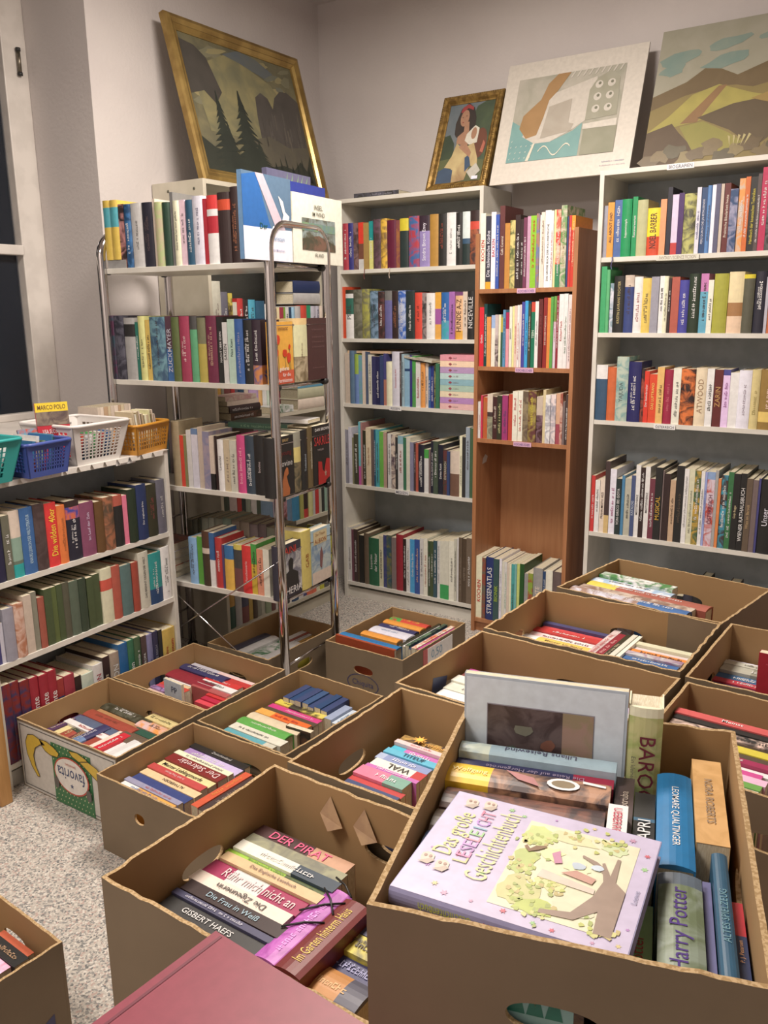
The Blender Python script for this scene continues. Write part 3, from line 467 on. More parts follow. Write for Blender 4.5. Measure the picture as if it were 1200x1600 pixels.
# covers facing out at the trolley end
EM = TM @ Matrix.Translation((TL, 0, 0)) @ Matrix.Rotation(PI/2, 4, 'Z')   # x runs along the end, -y faces out
def cover_book(M, w, h, t, spec, art, label, title='', tc='eee', name=None, tilt=0.0, cat='book'):
    """book showing its front cover towards local -y; art(mb, w, h) draws on the cover in x-z"""
    Mx = M @ Matrix.Rotation(tilt, 4, 'X')
    o = book(t, w, h, spec, title, tc, Mx @ Matrix(((0, 1, 0, 0), (-1, 0, 0, t), (0, 0, 1, 0), (0, 0, 0, 1))), name=name)
    a = MB(); art(a, w, h)
    if a.v:
        p = a.build('cover_print', o); p.matrix_parent_inverse = Matrix(); p.matrix_basis = Matrix(((0, -1, 0, t), (1, 0, 0, 0), (0, 0, 1, 0), (0, 0, 0, 1)))
    return tag(o, label, cat)
def R(a, spec, x0, z0, x1, z1, k=1): y = -0.0004*k; a.add([(x0, y, z0), (x1, y, z0), (x1, y, z1), (x0, y, z1)], [(0, 1, 2, 3)], col(spec))
CNT = [0]
def P(a, spec, pts, k=1, w=1, h=1):
    CNT[0] = (CNT[0]+1) % 30; a.add([(x*w, -0.0004*k-0.00001*CNT[0], z*h) for x, z in pts], [tuple(range(len(pts)))], col(spec))
def Tx(a, s, c, x, z, w, h, k=4, U=(1, 0, 0), V=(0, 0, 1)): put_text(a, s, col(c), Vector((x, -0.0004*k, z)), Vector(U), Vector(V), w, h)
def blob(cx, cz, rx, rz, n=12, jag=0.0, seed=1, rot=0.0):
    r = random.Random(seed); out = []
    for i in range(n):
        q = 2*PI*i/n; k = 1+r.uniform(-jag, jag); x, z = rx*k*math.cos(q), rz*k*math.sin(q)
        out.append((cx+x*math.cos(rot)-z*math.sin(rot), cz+x*math.sin(rot)+z*math.cos(rot)))
    return out
def star(cx, cz, r, n=7, q0=0.3):
    return [(cx+(r if i % 2 == 0 else r*0.45)*math.cos(q0+PI*i/n), cz+(r if i % 2 == 0 else r*0.45)*math.sin(q0+PI*i/n)) for i in range(2*n)]
def a_dove(a, w, h):
    R(a, '579', 0, 0.38*h, w, h); P(a, '26b', [(0, .38), (0, .95), (.28, 1), (.55, .38)], 2, w, h); P(a, 'cbc', [(.26, 1), (.42, 1), (.86, .38), (.66, .38)], 3, w, h)
    R(a, 'eef', 0, 0, w, 0.38*h, 2); P(a, 'eee', [(.72, .78), (.82, .72), (.86, .60), (.95, .55), (.92, .44), (.86, .50), (.78, .46), (.82, .56)], 4, w, h)
    Tx(a, 'Der', '153', 0.4*w, 0.40*h, 0.3*w, 0.07*h, 5); Tx(a, 'Christen', '8ac', 0.68*w, 0.27*h, 0.56*w, 0.06*h, 5); Tx(a, 'für Menschen', '99b', 0.7*w, 0.13*h, 0.5*w, 0.03*h, 5)
cover_book(EM @ Matrix.Translation((-0.145, -0.012, 1.661)), 0.268, 0.268, 0.018, '69c', a_dove, 'blue book with a white bird on its cover at the trolley end')
def a_insel(a, w, h):
    Tx(a, 'INSEL', '443', .5*w, .83*h, .3*w, .07*h); Tx(a, 'IM WIND', '443', .5*w, .73*h, .34*w, .06*h)
    R(a, '554~899', .17*w, .2*h, .84*w, .66*h, 2); P(a, '796~688', [(.17, .48), (.17, .6), (.84, .58), (.84, .47)], 3, w, h); P(a, '443~754', [(.17, .2), (.17, .36), (.5, .42), (.84, .3), (.84, .2)], 3, w, h)
    Tx(a, 'IRLAND', '443', .5*w, .13*h, .2*w, .05*h)
cover_book(EM @ Matrix.Translation((0.128, -0.014, 1.661)), 0.325, 0.232, 0.02, 'eed', a_insel, 'large cream book with a dark landscape picture at the trolley end')
cover_book(EM @ Matrix.Translation((0.14, 0.03, 1.661)), 0.27, 0.275, 0.02, '239', lambda a, w, h: R(a, 'aab', .1*w, .86*h, .8*w, .875*h), 'dark blue book standing behind the cream picture book on the trolley')
cover_book(EM @ Matrix.Translation((0.09, 0.06, 1.661)), 0.27, 0.31, 0.02, '557', lambda a, w, h: [P(a, '7a6', [(x, .8), (x+.03, .8), (x+.06+.02*i, 1)], 2, w, h) for i, x in enumerate((.4, .5, .62, .7, .8))], 'tallest grey-blue book with grass blades at the back of the trolley top')
def a_poppy(a, w, h):
    R(a, 'd53', 0, 0, w, .22*h, 2); Tx(a, 'lement', '742', .5*w, .9*h, .8*w, .07*h)
    for i, (x, z, r) in enumerate(((.2, .72, .12), (.15, .5, .1), (.55, .5, .1), (.75, .42, .12), (.8, .6, .06))):
        P(a, 'd31', blob(x, z, r, r*.7, 10, .2, i), 3, w, h); P(a, '774', [(x, z-.05), (x+.015, z-.05), (x+.06, .22), (x+.04, .22)], 2, w, h)
    Tx(a, 'gebete', 'eee', .48*w, .24*h, .85*w, .09*h, 6); Tx(a, 'für die', 'eee', .6*w, .15*h, .5*w, .06*h, 6); Tx(a, 'Vermissten', 'eee', .5*w, .06*h, .9*w, .065*h, 6)
EZ = lambda i, x, y=-0.004: EM @ Matrix.Translation((x, y, TZ[i]+0.001))
cover_book(EZ(1, 0.0), 0.118, 0.212, 0.03, 'ea3', a_poppy, 'yellow paperback with red poppies on its cover at the trolley end')
def spine_end(M, w, h, spec, title, tc, label, d=0.11):
    return one(book(w, d, h, spec, title, tc, M), label)
spine_end(EZ(1, 0.125), 0.085, 0.222, 'ec8:.1/dda:.6/ba8~764', 'Der Medicus', 'a97', 'thick cream book with a landscape foot between two covers on the trolley')
cover_book(EZ(1, 0.218), 0.122, 0.222, 0.035, '422', lambda a, w, h: [Tx(a, 'Ein Roman aus alter Zeit', '755', .5*w, z*h, .7*w, .025*h) for z in (.82, .7, .62, .54, .2)], 'dark maroon book with its back cover out at the trolley end')
def a_bov(a, w, h):
    Tx(a, 'BRAY', 'ca6', .6*w, .93*h, .5*w, .05*h); Tx(a, 'young', '722', .62*w, .7*h, .7*w, .08*h); Tx(a, 'bovine', 'ccc', .58*w, .55*h, .8*w, .1*h)
    P(a, 'b63', [(.3, 0), (.3, .18), (.42, .3), (.5, .42), (.62, .48), (.68, .45), (.7, .36), (.6, .32), (.66, .2), (.75, .1), (.72, 0)], 3, w, h)
cover_book(EZ(2, -0.025), 0.122, 0.215, 0.045, '222', a_bov, 'black paperback with a brown animal figure at the trolley end')
spine_end(EZ(2, 0.1), 0.044, 0.22, '998:.25/dc7:.5/443~875', '', 'eee', 'painted-spine book with a yellow label, beside the black animal cover')
spine_end(EZ(2, 0.146), 0.04, 0.222, '222', 'Todeskind', 'bcd', 'black book with pale blue lettering between painted and brown spines')
spine_end(EZ(2, 0.188), 0.035, 0.226, '653', 'verschwundenen', 'ddc', 'brown book beside the red and black thriller at the trolley end')
def a_sak(a, w, h):
    Tx(a, 'DAN BROWN', 'eee', .45*w, .93*h, .8*w, .05*h); Tx(a, 'SAKRILEG', 'c33', .5*w, .74*h, .9*w, .15*h); Tx(a, 'THRILLER', 'a99', .35*w, .59*h, .4*w, .03*h)
    P(a, 'b22', [(.2, 0), (.22, .4), (.4, .38), (.42, .25), (.5, .2), (.62, .42), (.85, .4), (.8, .1), (.6, .05), (.55, 0)], 3, w, h); P(a, 'a87', star(.57, .17, .07, 5), 4, w, h)
cover_book(EZ(2, 0.226), 0.14, 0.226, 0.05, '222', a_sak, 'black thriller with tall red cover lettering at the trolley end')
def a_rai(a, w, h):
    R(a, '778~ccc', 0, .08*h, w, .82*h, 2); R(a, '223', 0, 0, w, .12*h, 3); P(a, '222', [(.2, .15), (.22, .45), (.4, .5), (.38, .68), (.5, .74), (.62, .68), (.58, .5), (.82, .42), (.85, .15)], 4, w, h)
    Tx(a, 'RAINI', 'd32', .4*w, .88*h, .8*w, .13*h, 7); Tx(a, 'GHERIA', 'eee', .5*w, .13*h, .95*w, .13*h, 7)
cover_book(EZ(3, -0.015), 0.136, 0.205, 0.035, '334', a_rai, 'black and white cover with red top lettering at the trolley end')
spine_end(EZ(3, 0.124), 0.066, 0.228, 'dc6', 'GAB', 'a52', 'thick yellow book between two covers at the trolley end')
def a_alb(a, w, h):
    R(a, 'bcc~79b', 0, 0, w, .72*h, 2); R(a, 'dc9', .1*w, .72*h, .8*w, .96*h, 3); Tx(a, 'ALBION', 'a52', .45*w, .78*h, .6*w, .08*h, 5); Tx(a, 'Der Traum', 'a74', .45*w, .9*h, .5*w, .05*h, 5)
    P(a, '855', [(.4, .3), (.42, .55), (.5, .66), (.58, .5), (.5, .25)], 4, w, h); R(a, 'dcb', 0, 0, w, .22*h, 3)
cover_book(EZ(3, 0.193), 0.135, 0.215, 0.04, 'acd', a_alb, 'pale blue fantasy paperback cover at the trolley end')
spine_end(EZ(3, 0.33), 0.02, 0.2, '333~cc3', '', 'eee', 'thin black and yellow book beside the pale blue fantasy cover')
# back rows on the trolley, books lying across the third shelf
g1 = lying(TM @ TR(0.42, 0.17, TZ[2]+0.212, 0.04), 0.022, 0.16, 0.27, '354', '*', '797'); one(g1, 'long green book lying across the tops of the third shelf books')
g2 = lying(TM @ TR(0.60, 0.215, TZ[2]+0.236, 0.1), 0.013, 0.1, 0.15, 'eee', ''); one(g2, 'white leaflet block lying across the tops near the trolley end')
lst = []
x = 0.16
for i, (t, h, c) in enumerate(((.03, .2, '665'), (.025, .2, '554'), (.02, .21, '332'), (.035, .215, '776'), (.03, .22, '887'), (.04, .22, '776'), (.045, .225, '787'), (.04, .22, '876'), (.045, .22, '876'), (.04, .215, '766'), (.04, .22, '655'), (.045, .21, '776'))):
    lst.append((book(t, 0.14, h, c, '', M=TM @ Matrix.Translation((x, 0.19, TZ[3]+0.001)), aged=True, hard=True), c, t, h)); x += t+0.0015
register(lst, "back row of trolley's fourth shelf")
lst = []; x = 0.05
for i in range(13):
    t = random.uniform(.02, .045); h = random.uniform(.19, .215); c = random.choice(['655', '887', '346', '443', 'a98', '566'])
    lst.append((book(t, 0.13, h, c, '', M=TM @ Matrix.Translation((x, 0.205, TZ[2]+0.001)), aged=True, hard=True), c, t, h)); x += t+0.0015
register(lst, "back row of trolley's third shelf")
lst = []; x = 0.42
for c, t, h in (('443', .04, .2), ('a54', .03, .21), ('775', .045, .2), ('335', .03, .2)):
    lst.append((book(t, 0.13, h, c, '', M=TM @ Matrix.Translation((x, 0.205, TZ[0]+0.001)), hard=True), c, t, h)); x += t+0.002
register(lst, "back row of trolley's top shelf")
# stack lying at the trolley's lower left
zz = TZ[3]+0.001
for i, (c, t, w) in enumerate((('dde~46a', .028, 'pale lowest'), ('c64~ddd', .022, 'orange and white second'), ('b33', .03, 'red middle'), ('eef', .028, 'white fourth'), ('a54~644', .03, 'reddish topmost'))):
    one(lying(TM @ Matrix.Translation((0.045+0.004*(i % 2), 0.03, zz)), t, 0.13, 0.185, c, '', hard=False), w+' book in the lying stack on the fourth trolley shelf'); zz += t+0.0006

# stacks and boxed sets lying on the bookcase shelves
zz = 1.0385; M3 = TR(0.583, 0.004)
for i, (c, w) in enumerate((('ebb', 'pink lowest'), ('b8c', 'lilac second lowest'), ('edb', 'yellow third lowest'), ('acb', 'green fourth lowest'), ('8bc', 'blue middle'), ('bdd', 'pale turquoise fourth from top'), ('b9c', 'lilac third from top'), ('fdb', 'peach second from top'), ('e9a', 'pink topmost'))):
    o = lying(M3 @ Matrix.Translation((0, 0, zz)), 0.0275, 0.15, 0.19, c, '', hard=False)
    k = MB(); k.add([(0.014, -0.0008, 0.045), (0.02, -0.0008, 0.055), (0.014, -0.0008, 0.065), (0.008, -0.0008, 0.055)], [(0, 1, 2, 3)], col('a45')); put_marks(k, col('877'), Vector((0.014, -0.0008, 0.085)), Vector((0, 0, 1)), Vector((-1, 0, 0)), 0.03, 0.006, random); k.build('printed_emblem', o)
    one(o, w+' volume in the pastel stack beside the brown bookcase', group='pastel volumes lying in a stack'); zz += 0.0282
one(lying(TR(0.03, 0.03, 1.289), 0.012, 0.2, 0.26, 'ca8', ''), 'flat tan book lying across the upright books on the mid bookcase\'s third shelf')
one(lying(TR(0.33, 0.015, 1.279, -0.12) @ Matrix.Rotation(0.12, 4, 'Y'), 0.01, 0.18, 0.22, 'ccb~a98', ''), 'slanting pale booklet lying between the tan book and the pastel stack')
one(lying(TR(0.10, 0.012, 2.021, 0.03), 0.02, 0.17, 0.25, '333~556', '*', '99a'), 'dark book lying alone on top of the corner white bookcase')
CM = Matrix.Translation((0, -0.892, 0)) @ Matrix.Rotation(PI/2, 4, 'Z')
for i, (c, t, z, w) in enumerate((('321~532', .03, 1.035, 'dark brown lowest'), ('322', .032, 1.066, 'black second'), ('dcb', .02, 1.099, 'cream third'), ('cba~b88', .02, 1.120, 'pale topmost'))):
    one(lying(CM @ Matrix.Translation((0.10-0.01*i, 0.008, z)), t, 0.11, 0.2, c, '*' if i < 2 else '', 'ccc'), w+' book of the stack lying on the grey-beige bookcase\'s second row')
for i, (c, t, z, w) in enumerate((('dcb', .05, 1.035, 'lowest'), ('bb9', .05, 1.086, 'middle'), ('59b', .03, 1.137, 'blue topmost'))):
    o = lying(CM @ Matrix.Translation((0.56, 0.005, z)), t, 0.115, 0.2, c, '', aged=True); one(o, w+' thick book in the stack beside the white bookcase, corner bookcase second row')
one(lying(CM @ Matrix.Translation((0.37, 0.002, 1.035)), 0.03, 0.11, 0.15, '575~ddd', ''), 'green and white box-shaped book lying midway on the corner bookcase\'s second row')
one(lying(CM @ Matrix.Translation((0.57, 0.02, 1.53)), 0.05, 0.11, 0.2, 'bbb', ''), 'pale grey flat box under the dark blue one, corner bookcase upper row')
one(lying(CM @ Matrix.Translation((0.57, 0.02, 1.582)), 0.055, 0.11, 0.2, '236', ''), 'dark blue flat box lying atop the small books, corner bookcase upper row')
# ribbons hanging from shelved books
for M, c, lab in ((TR(0.165, 0.0, 1.69), '733', 'maroon ribbon bookmark hanging from the mid bookcase\'s top shelf'), (TR(0.31, 0.0, 1.69), 'cba', 'pale ribbon bookmark hanging from the mid bookcase\'s top shelf'), (TR(1.41, -0.066, 1.69), '447', 'blue ribbon bookmark hanging below the white end bookcase\'s top shelf')):
    k = MB(); p = [(0, 0.006, 0.003), (0, -0.003, 0.003), (0.002, -0.005, -0.01), (-0.003, -0.004, -0.03), (0.001, -0.005, -0.045)]
    vs = []
    for q in p: vs += [(q[0]-0.002, q[1], q[2]), (q[0]+0.002, q[1], q[2])]
    k.add(vs, [(2*i, 2*i+1, 2*i+3, 2*i+2) for i in range(len(p)-1)], col(c)); o = k.build('ribbon_bookmark'); o.matrix_world = M; tag(o, lab, 'bookmark')

# ---------------------------------------------------------------- cardboard boxes
def panel_geo(mb, Lp, H, M, holes, th=0.006, seed=1, rough=0.002, outer=None, cut=True):
    """upright panel in local x-z, thickness along +y, oval hand holes, worn upper edge"""
    r = random.Random(seed); n = 24
    top = [(Lp*i/n, H+(r.uniform(-rough, rough*0.5) if 0 < i < n else 0)) for i in range(n+1)]
    m = outer or CARDOUT
    def both(vs, fs, mat=None):
        mb.add([M @ Vector((x, 0, z)) for x, z in vs], fs, mat or m)
        mb.add([M @ Vector((x, th, z)) for x, z in vs], [tuple(reversed(f)) for f in fs], CARD)
    if holes:
        (hx, hz, a, b) = holes[0]
        K = 28; ell = []
        for i in range(K):
            q = 2*PI*i/K; c, s = math.cos(q), math.sin(q); ell.append((hx+a*math.copysign(abs(c)**0.8, c), hz+b*math.copysign(abs(s)**0.9, s)))
        zb, zt = max(0.004, hz-b-0.03), hz+b+0.02
        x0, x1 = hx-a-0.02, hx+a+0.02
        rect = []
        for (x, z) in ell:
            dx, dz = x-hx, z-hz; k = min((x1-hx)/abs(dx) if abs(dx) > 1e-6 else 99, ((zt-hz) if dz > 0 else (hz-zb))/abs(dz) if abs(dz) > 1e-6 else 99)
            rect.append((hx+dx*k, hz+dz*k))
        # snap the four corners
        for cx, cz in ((x0, zb), (x1, zb), (x1, zt), (x0, zt)):
            j = min(range(K), key=lambda i: (rect[i][0]-cx)**2+(rect[i][1]-cz)**2); rect[j] = (cx, cz)
        both(ell+rect, [(i, K+i, K+(i+1) % K, (i+1) % K) for i in range(K)])
        mb.add([M @ Vector((x, 0, z)) for x, z in ell]+[M @ Vector((x, th, z)) for x, z in ell], [(i, (i+1) % K, K+(i+1) % K, K+i) for i in range(K)], FLUTE)
        both([(0, 0), (Lp, 0), (Lp, zb), (0, zb)], [(0, 1, 2, 3)])
        both([(0, zb), (x0, zb), (x0, zt), (0, zt)], [(0, 1, 2, 3)]); both([(x1, zb), (Lp, zb), (Lp, zt), (x1, zt)], [(0, 1, 2, 3)])
    else: zt = H*0.5; both([(0, 0), (Lp, 0), (Lp, zt), (0, zt)], [(0, 1, 2, 3)])
    for i in range(n):
        both([(top[i][0], zt), (top[i+1][0], zt), top[i+1], top[i]], [(0, 1, 2, 3)])
        a, b = top[i], top[i+1]
        mb.add([M @ Vector(p) for p in ((a[0], 0, a[1]), (b[0], 0, b[1]), (b[0], th, b[1]), (a[0], th, a[1]))], [(0, 1, 2, 3)], FLUTE)
    mb.add([M @ Vector(p) for p in ((0, 0, 0), (0, th, 0), (0, th, H), (0, 0, H), (Lp, 0, 0), (Lp, th, 0), (Lp, th, H), (Lp, 0, H))], [(3, 2, 1, 0), (4, 5, 6, 7), (0, 1, 5, 4)], m)
BOXES = {}
def carton(key, x, y, z, ang, Lx, Ly, H, label, near=1, back=1, left=1, right=1, seed=3, rough=0.0018):
    M = TR(x, y, z, math.radians(ang)); e = empty('cardboard_box', M, label, 'box'); BOXES[key] = (M, Lx, Ly, H, z)
    hz = H-0.085
    for nm, Mp, Lp, on in (('long_wall', Matrix(), Lx, near), ('long_wall', TR(Lx, Ly, 0, PI), Lx, back), ('end_wall', TR(0, Ly-0.0062, 0, -PI/2), Ly-0.0124, left), ('end_wall', TR(Lx, 0.0062, 0, PI/2), Ly-0.0124, right)):
        k = MB(); seed += 1
        panel_geo(k, Lp, H, Mp, [(Lp/2, hz, 0.045, 0.017)] if on == 1 else [(Lp*on, hz, 0.02, 0.016)] if on else [], seed=seed, rough=rough); k.build(nm, e)
    k = MB(); k.box((0.0065, 0.0065, 0.001), (Lx-0.0065, Ly-0.0065, 0.006), CARD); k.build('bottom', e)
    return e
bF = carton('F', .22, -2.085, 0, 0, .48, .362, .24, 'banana box printed with yellow bananas, standing on the carpet beside the low bookcase', near=0, seed=10)
carton('G', .235, -1.715, 0, -1, .47, .385, .24, 'floor box of red-spined books against the low bookcase, behind the banana box', seed=20)
carton('S', .72, -2.17, 0, -1, .49, .365, .24, 'floor box with novels, one orange-red spine turned crosswise, nearest the bare carpet', near=.35, seed=30)
carton('M', .728, -1.79, 0, -3, .38, .48, .24, 'floor box holding green, cream and blue small books in front of the trolley', seed=40)
carton('T', .285, -1.30, 0, -1, .32, .415, .24, 'floor box of pale papers underneath the chrome trolley', seed=50)
bP = carton('P', .665, -1.038, 0, -1.5, .365, .465, .24, 'floor box with a big blue picture book and a price note on its side', seed=60)
carton('BL', .79, -3.10, 0, -4, .38, .49, .24, 'box standing apart on the carpet with pink and black books', seed=70)
carton('N', 1.692, -2.478, .48, -1, .485, .366, .24, "box of colourful children's paperbacks behind the thriller box", seed=80)
bD = carton('D', 1.672, -2.864, .48, -1, .485, .368, .24, 'large box of thrillers with a bright pink titled spine, torn flaps inside', seed=90, rough=0.003)
carton('K', 1.676, -2.10, .48, -3, .49, .37, .24, 'raised box hidden behind the pale blue picture cover', seed=100)
carton('Me', 1.69, -1.712, .48, -1.5, .485, .365, .24, 'raised box with a cow-patterned book and a row of dark red spines', near=0, seed=110, rough=0.004)
carton('To', 1.72, -1.31, .48, -9, .47, .37, .24, 'raised box with long atlases nearest the white end bookcase', left=0, seed=120)
carton('R1', 2.19, -1.742, .48, -2, .50, .385, .24, 'raised box with blue, white and red books and a red book upright', seed=130)
carton('R2', 2.188, -2.14, .48, -2, .50, .375, .24, 'raised box of striped picture books right behind the biggest box', seed=140)
carton('A', 2.1826, -2.9374, .7215, 15.5, .363, .470, .2175, 'topmost box with the lavender storybook, its front hand hole showing', seed=150)
# closed cartons carrying the raised boxes
def closed(x, y, z, ang, Lx, Ly, H, label):
    e = empty('closed_carton', TR(x, y, z, math.radians(ang)), label, 'box'); k = MB(); k.box((0, 0, 0), (Lx, Ly, H-0.004), CARDOUT); k.build('carton_body', e, bevel=0.003)
    k = MB(); k.box((0.002, 0.002, H-0.004), (Lx-0.002, Ly/2-0.001, H), CARD); k.build('flap', e); k = MB(); k.box((0.002, Ly/2+0.001, H-0.004), (Lx-0.002, Ly-0.002, H), CARD); k.build('flap', e)
closed(2.20, -2.80, .48, 0, .42, .30, .239, 'closed carton under the topmost box')
closed(1.975, -3.26, 0, -3, .33, .33, .7195, 'tall closed carton carrying the big maroon book')
tb = empty('low_table', TR(1.67, -2.88, 0, 0), 'low wooden table carrying the raised book boxes', 'table')
k = MB(); k.box((0, 0, .455), (1.1, 2.0, .479), BROWN); k.build('table_top', tb, bevel=0.002)
for x in (0.03, 1.03):
    for y in (0.06, 1.9):
        k = MB(); k.box((x, y, 0), (x+.04, y+.04, .455), BROWN); k.build('leg', tb)

# printed banana face of box F
f = MB(); O = lambda x, z, k=1: (x, -0.0006*k, z)
def PF(spec, pts, k): f.add([O(x, z, k) for x, z in pts], [tuple(range(len(pts)))], col(spec))
PF('cfcbc2', [(0.004, 0.004), (.476, .004), (.476, .232), (.004, .232)], 1)
for (a, b, c, d) in ((.012, .012, .468, .015), (.012, .222, .468, .225), (.012, .012, .015, .225), (.465, .012, .468, .225)): PF('555', [(a, b), (c, b), (c, d), (a, d)], 2)
PF('374', [(.17, .002), (.36, .002), (.36, .205), (.17, .205)], 3)
for i in range(11):
    for j in range(12):
        x = .178+i*.0172+(.0086 if j % 2 else 0); z = .012+j*.0168
        if x < .355: f.add([O(x-.0016, z, 4), O(x+.0016, z, 4), O(x+.003, z+.005, 4), O(x, z+.005, 4)], [(0, 1, 2, 3)], col('dda'))
def banana(pts, k=5):
    PF('dbb52e', pts, k)
    for i in range(len(pts)):
        a, b = Vector(pts[i]), Vector(pts[(i+1) % len(pts)]); n = Vector((-(b-a).y, (b-a).x)).normalized()*0.0011
        PF('432', [tuple(a-n), tuple(b-n), tuple(b+n), tuple(a+n)], k+1)
banana([(.085, .06), (.06, .09), (.042, .13), (.04, .17), (.055, .198), (.085, .205), (.115, .198), (.14, .185), (.115, .178), (.088, .16), (.075, .13), (.08, .095), (.098, .062)])
banana([(.115, .198), (.15, .2), (.185, .19), (.21, .175), (.2, .16), (.165, .158), (.14, .165), (.125, .178)])
banana([(.26, .2), (.3, .205), (.34, .195), (.37, .175), (.4, .15), (.385, .145), (.35, .165), (.31, .175), (.275, .185)])
banana([(.31, .178), (.35, .19), (.39, .18), (.43, .15), (.455, .11), (.462, .06), (.45, .065), (.43, .1), (.395, .135), (.35, .158)], 7)
PF('c43', blob(.265, .115, .083, .062, 32), 9); PF('e6e2da', blob(.265, .115, .078, .057, 32), 10)
put_text(f, 'favorita', col('347'), Vector((.265, -0.0066, .118)), Vector((-1, 0, 0)), Vector((0, 0, -1)), .13, .04)
put_text(f, 'BANANAS', col('c65'), Vector((.265, -0.0066, .152)), Vector((-1, 0, 0)), Vector((0, 0, -1)), .05, .008); PF('347', star(.265, .082, .009, 5), 11)
for x in (.19, .345): PF('5a5550', blob(x, .075, .012, .02, 16), 12)
f.build('printed_banana_face', bF)
# price note on box P (outer right wall)
pn = MB(); pn.box((-0.0012, 0, 0), (0, .125, .075), col('c55')); pn.box((-0.0002, .03, -0.002), (0.0012, .215, .073), col('eee'))
for s, c, x in (('0,50', '7ac', .095),): put_text(pn, s, col(c), Vector((0.0018, x, .04)), Vector((0, 1, 0)), Vector((0, 0, 1)), .09, .04)
p = pn.build('price_note', bP); p.matrix_local = TR(.3672, .14, .155)
pr = MB(); Mt = Matrix()
for q0 in range(20):
    a, b = 2*PI*q0/20, 2*PI*(q0+1)/20; pr.add([(.18+.075*math.cos(a), -0.0006, .1+.04*math.sin(a)), (.18+.075*math.cos(b), -0.0006, .1+.04*math.sin(b)), (.18+.071*math.cos(b), -0.0006, .1+.037*math.sin(b)), (.18+.071*math.cos(a), -0.0006, .1+.037*math.sin(a))], [(0, 1, 2, 3)], col('336'))
put_text(pr, 'Chiquita', col('336'), Vector((.18, -0.0006, .1)), Vector((1, 0, 0)), Vector((0, 0, 1)), .1, .03); pr.build('printed_oval', bP)
# torn flaps inside box D
for x, s in ((.13, 1), (.20, 0)):
    k = MB(); k.add([(x-.02, .355, .19), (x, .36, .225), (x+.03, .352, .18), (x+.005, .343, .17)], [(0, 1, 2, 3)], noisy('torn_card', 'a98563', 'b8946c', 30, 0.9)); k.build('torn_flap', bD)

# books inside the boxes
BOX_ANG = {"To": -7, "K": -1, "M": -1, "N": 0, "D": 1}
NAMES = {'S': 'carpet-side novel box', 'G': 'red-spine floor box', 'F': 'banana box', 'M': 'floor box before trolley', 'T': 'box under trolley', 'P': 'price-note box', 'N': "children's paperback box", 'D': 'thriller box', 'K': 'box behind pale cover', 'Me': 'cow-pattern box', 'To': 'atlas box', 'R1': 'upright-red-book box', 'R2': 'striped picture-book box', 'BL': 'lone carpet box'}
gi = {}
for bx, x, y, z, ang, tot, ln, data in BOXROWS:
    M, Lx, Ly, H, zb = BOXES[bx]; ents = [e.split(',') for e in data.split(';')]; sm = sum(float(e[0]) for e in ents)
    a = math.radians(ang+(BOX_ANG.get(bx, -1))); s = Vector((math.cos(a), math.sin(a), 0)); l = Vector((0, 0, 1)).cross(s)
    p = Vector((x, y, z)); lst = []; gi[bx] = gi.get(bx, 0)+1
    for i, e in enumerate(ents):
        t = tot*float(e[0])/sm; r = random.Random(i*7+int(x*1000)); h = ln*r.uniform(0.93, 1.03)
        title = e[2] if len(e) > 2 else ''; tc = e[3] if len(e) > 3 else ('eee' if sum(int(c, 16) for c in e[1][:3]) < 24 else '433')
        d = z-zb-0.0065; dz = r.uniform(-0.008, 0.004)
        if d > 0.2: d = 0.2
        o3 = p+l*r.uniform(-0.004, 0.006)
        dd = d+dz
        Mx = Matrix(((s.x, 0, l.x, o3.x), (s.y, 0, l.y, o3.y), (0, -1, 0, z+dz), (0, 0, 0, 1)))
        bb = bands(e[1]); rev = '/'.join(f'{c}:{1-a_:.3f}' for a_, e_, c in reversed(bb)) if len(bb) > 1 else e[1]
        o = book(max(t-0.001, 0.004), dd, h, rev, title, tc, Mx, hard=(t > 0.042), name='picture_book' if bx in ('P', 'N', 'R2', 'T') else None)
        lst.append((o, e[1], t, h)); p = p+s*t
    register(lst, NAMES[bx]+('' if gi[bx] == 1 else (', second group', ', third group', ', fourth group')[gi[bx]-2]))

# ---------------------------------------------------------------- topmost box
MA = BOXES['A'][0] @ Matrix.Translation((0, 0, -.0075)) @ Matrix.Scale(.935, 4); ZA = 0.66
def inA(x, y, ztop, t, ln, d, spec, title, tc, label, along='y', **k):
    """spine-up book in the topmost box; along='y': spine runs away from the viewer"""
    s, l = (Vector((1, 0, 0)), Vector((0, 1, 0))) if along == 'y' else (Vector((0, -1, 0)), Vector((1, 0, 0)))
    Mx = MA @ Matrix(((s.x, 0, l.x, x), (s.y, 0, l.y, y), (0, -1, 0, ztop-ZA), (0, 0, 0, 1)))
    return one(book(t, d, ln, spec, title, tc, Mx, **k), label)
inA(.2555, .03, .845, .028, .128, .178, '8c9:.01/ad8', 'otter', 'c43', 'pale green book with red lettering right beside the lavender storybook', hard=False)
inA(.2875, .022, .862, .047, .175, .195, '567:.12/898~675', '!Harry Potter', '428', 'thick grey-green fantasy hardcover with violet lettering in the topmost box')
inA(.3365, .03, .852, .009, .18, .185, '669', '', 'eee', 'thin grey-violet book between the fantasy hardcover and the dark teal one')
inA(.347, .022, .865, .017, .225, .198, '257', 'ALTES SPIELZEUG', '69a', 'slim dark teal-blue book against the wall of the topmost box', hard=True)
inA(.3655, .028, .848, .0125, .16, .18, 'c23:.34/236:.78/c9c', 'P. J. Petersen', 'ea6', 'narrow blue paperback with a red end label in the topmost box', hard=False)
inA(.2305, .26, .852, .0245, .155, .185, '544', 'Fritz Wotruba', 'cba', 'dark brown book behind the white-spined one in the topmost box')
inA(.2565, .20, .850, .0265, .185, .183, '333:.33/368:.37/222', 'CAPRI', 'eee', 'black book with a teal stripe between brown and bright blue ones')
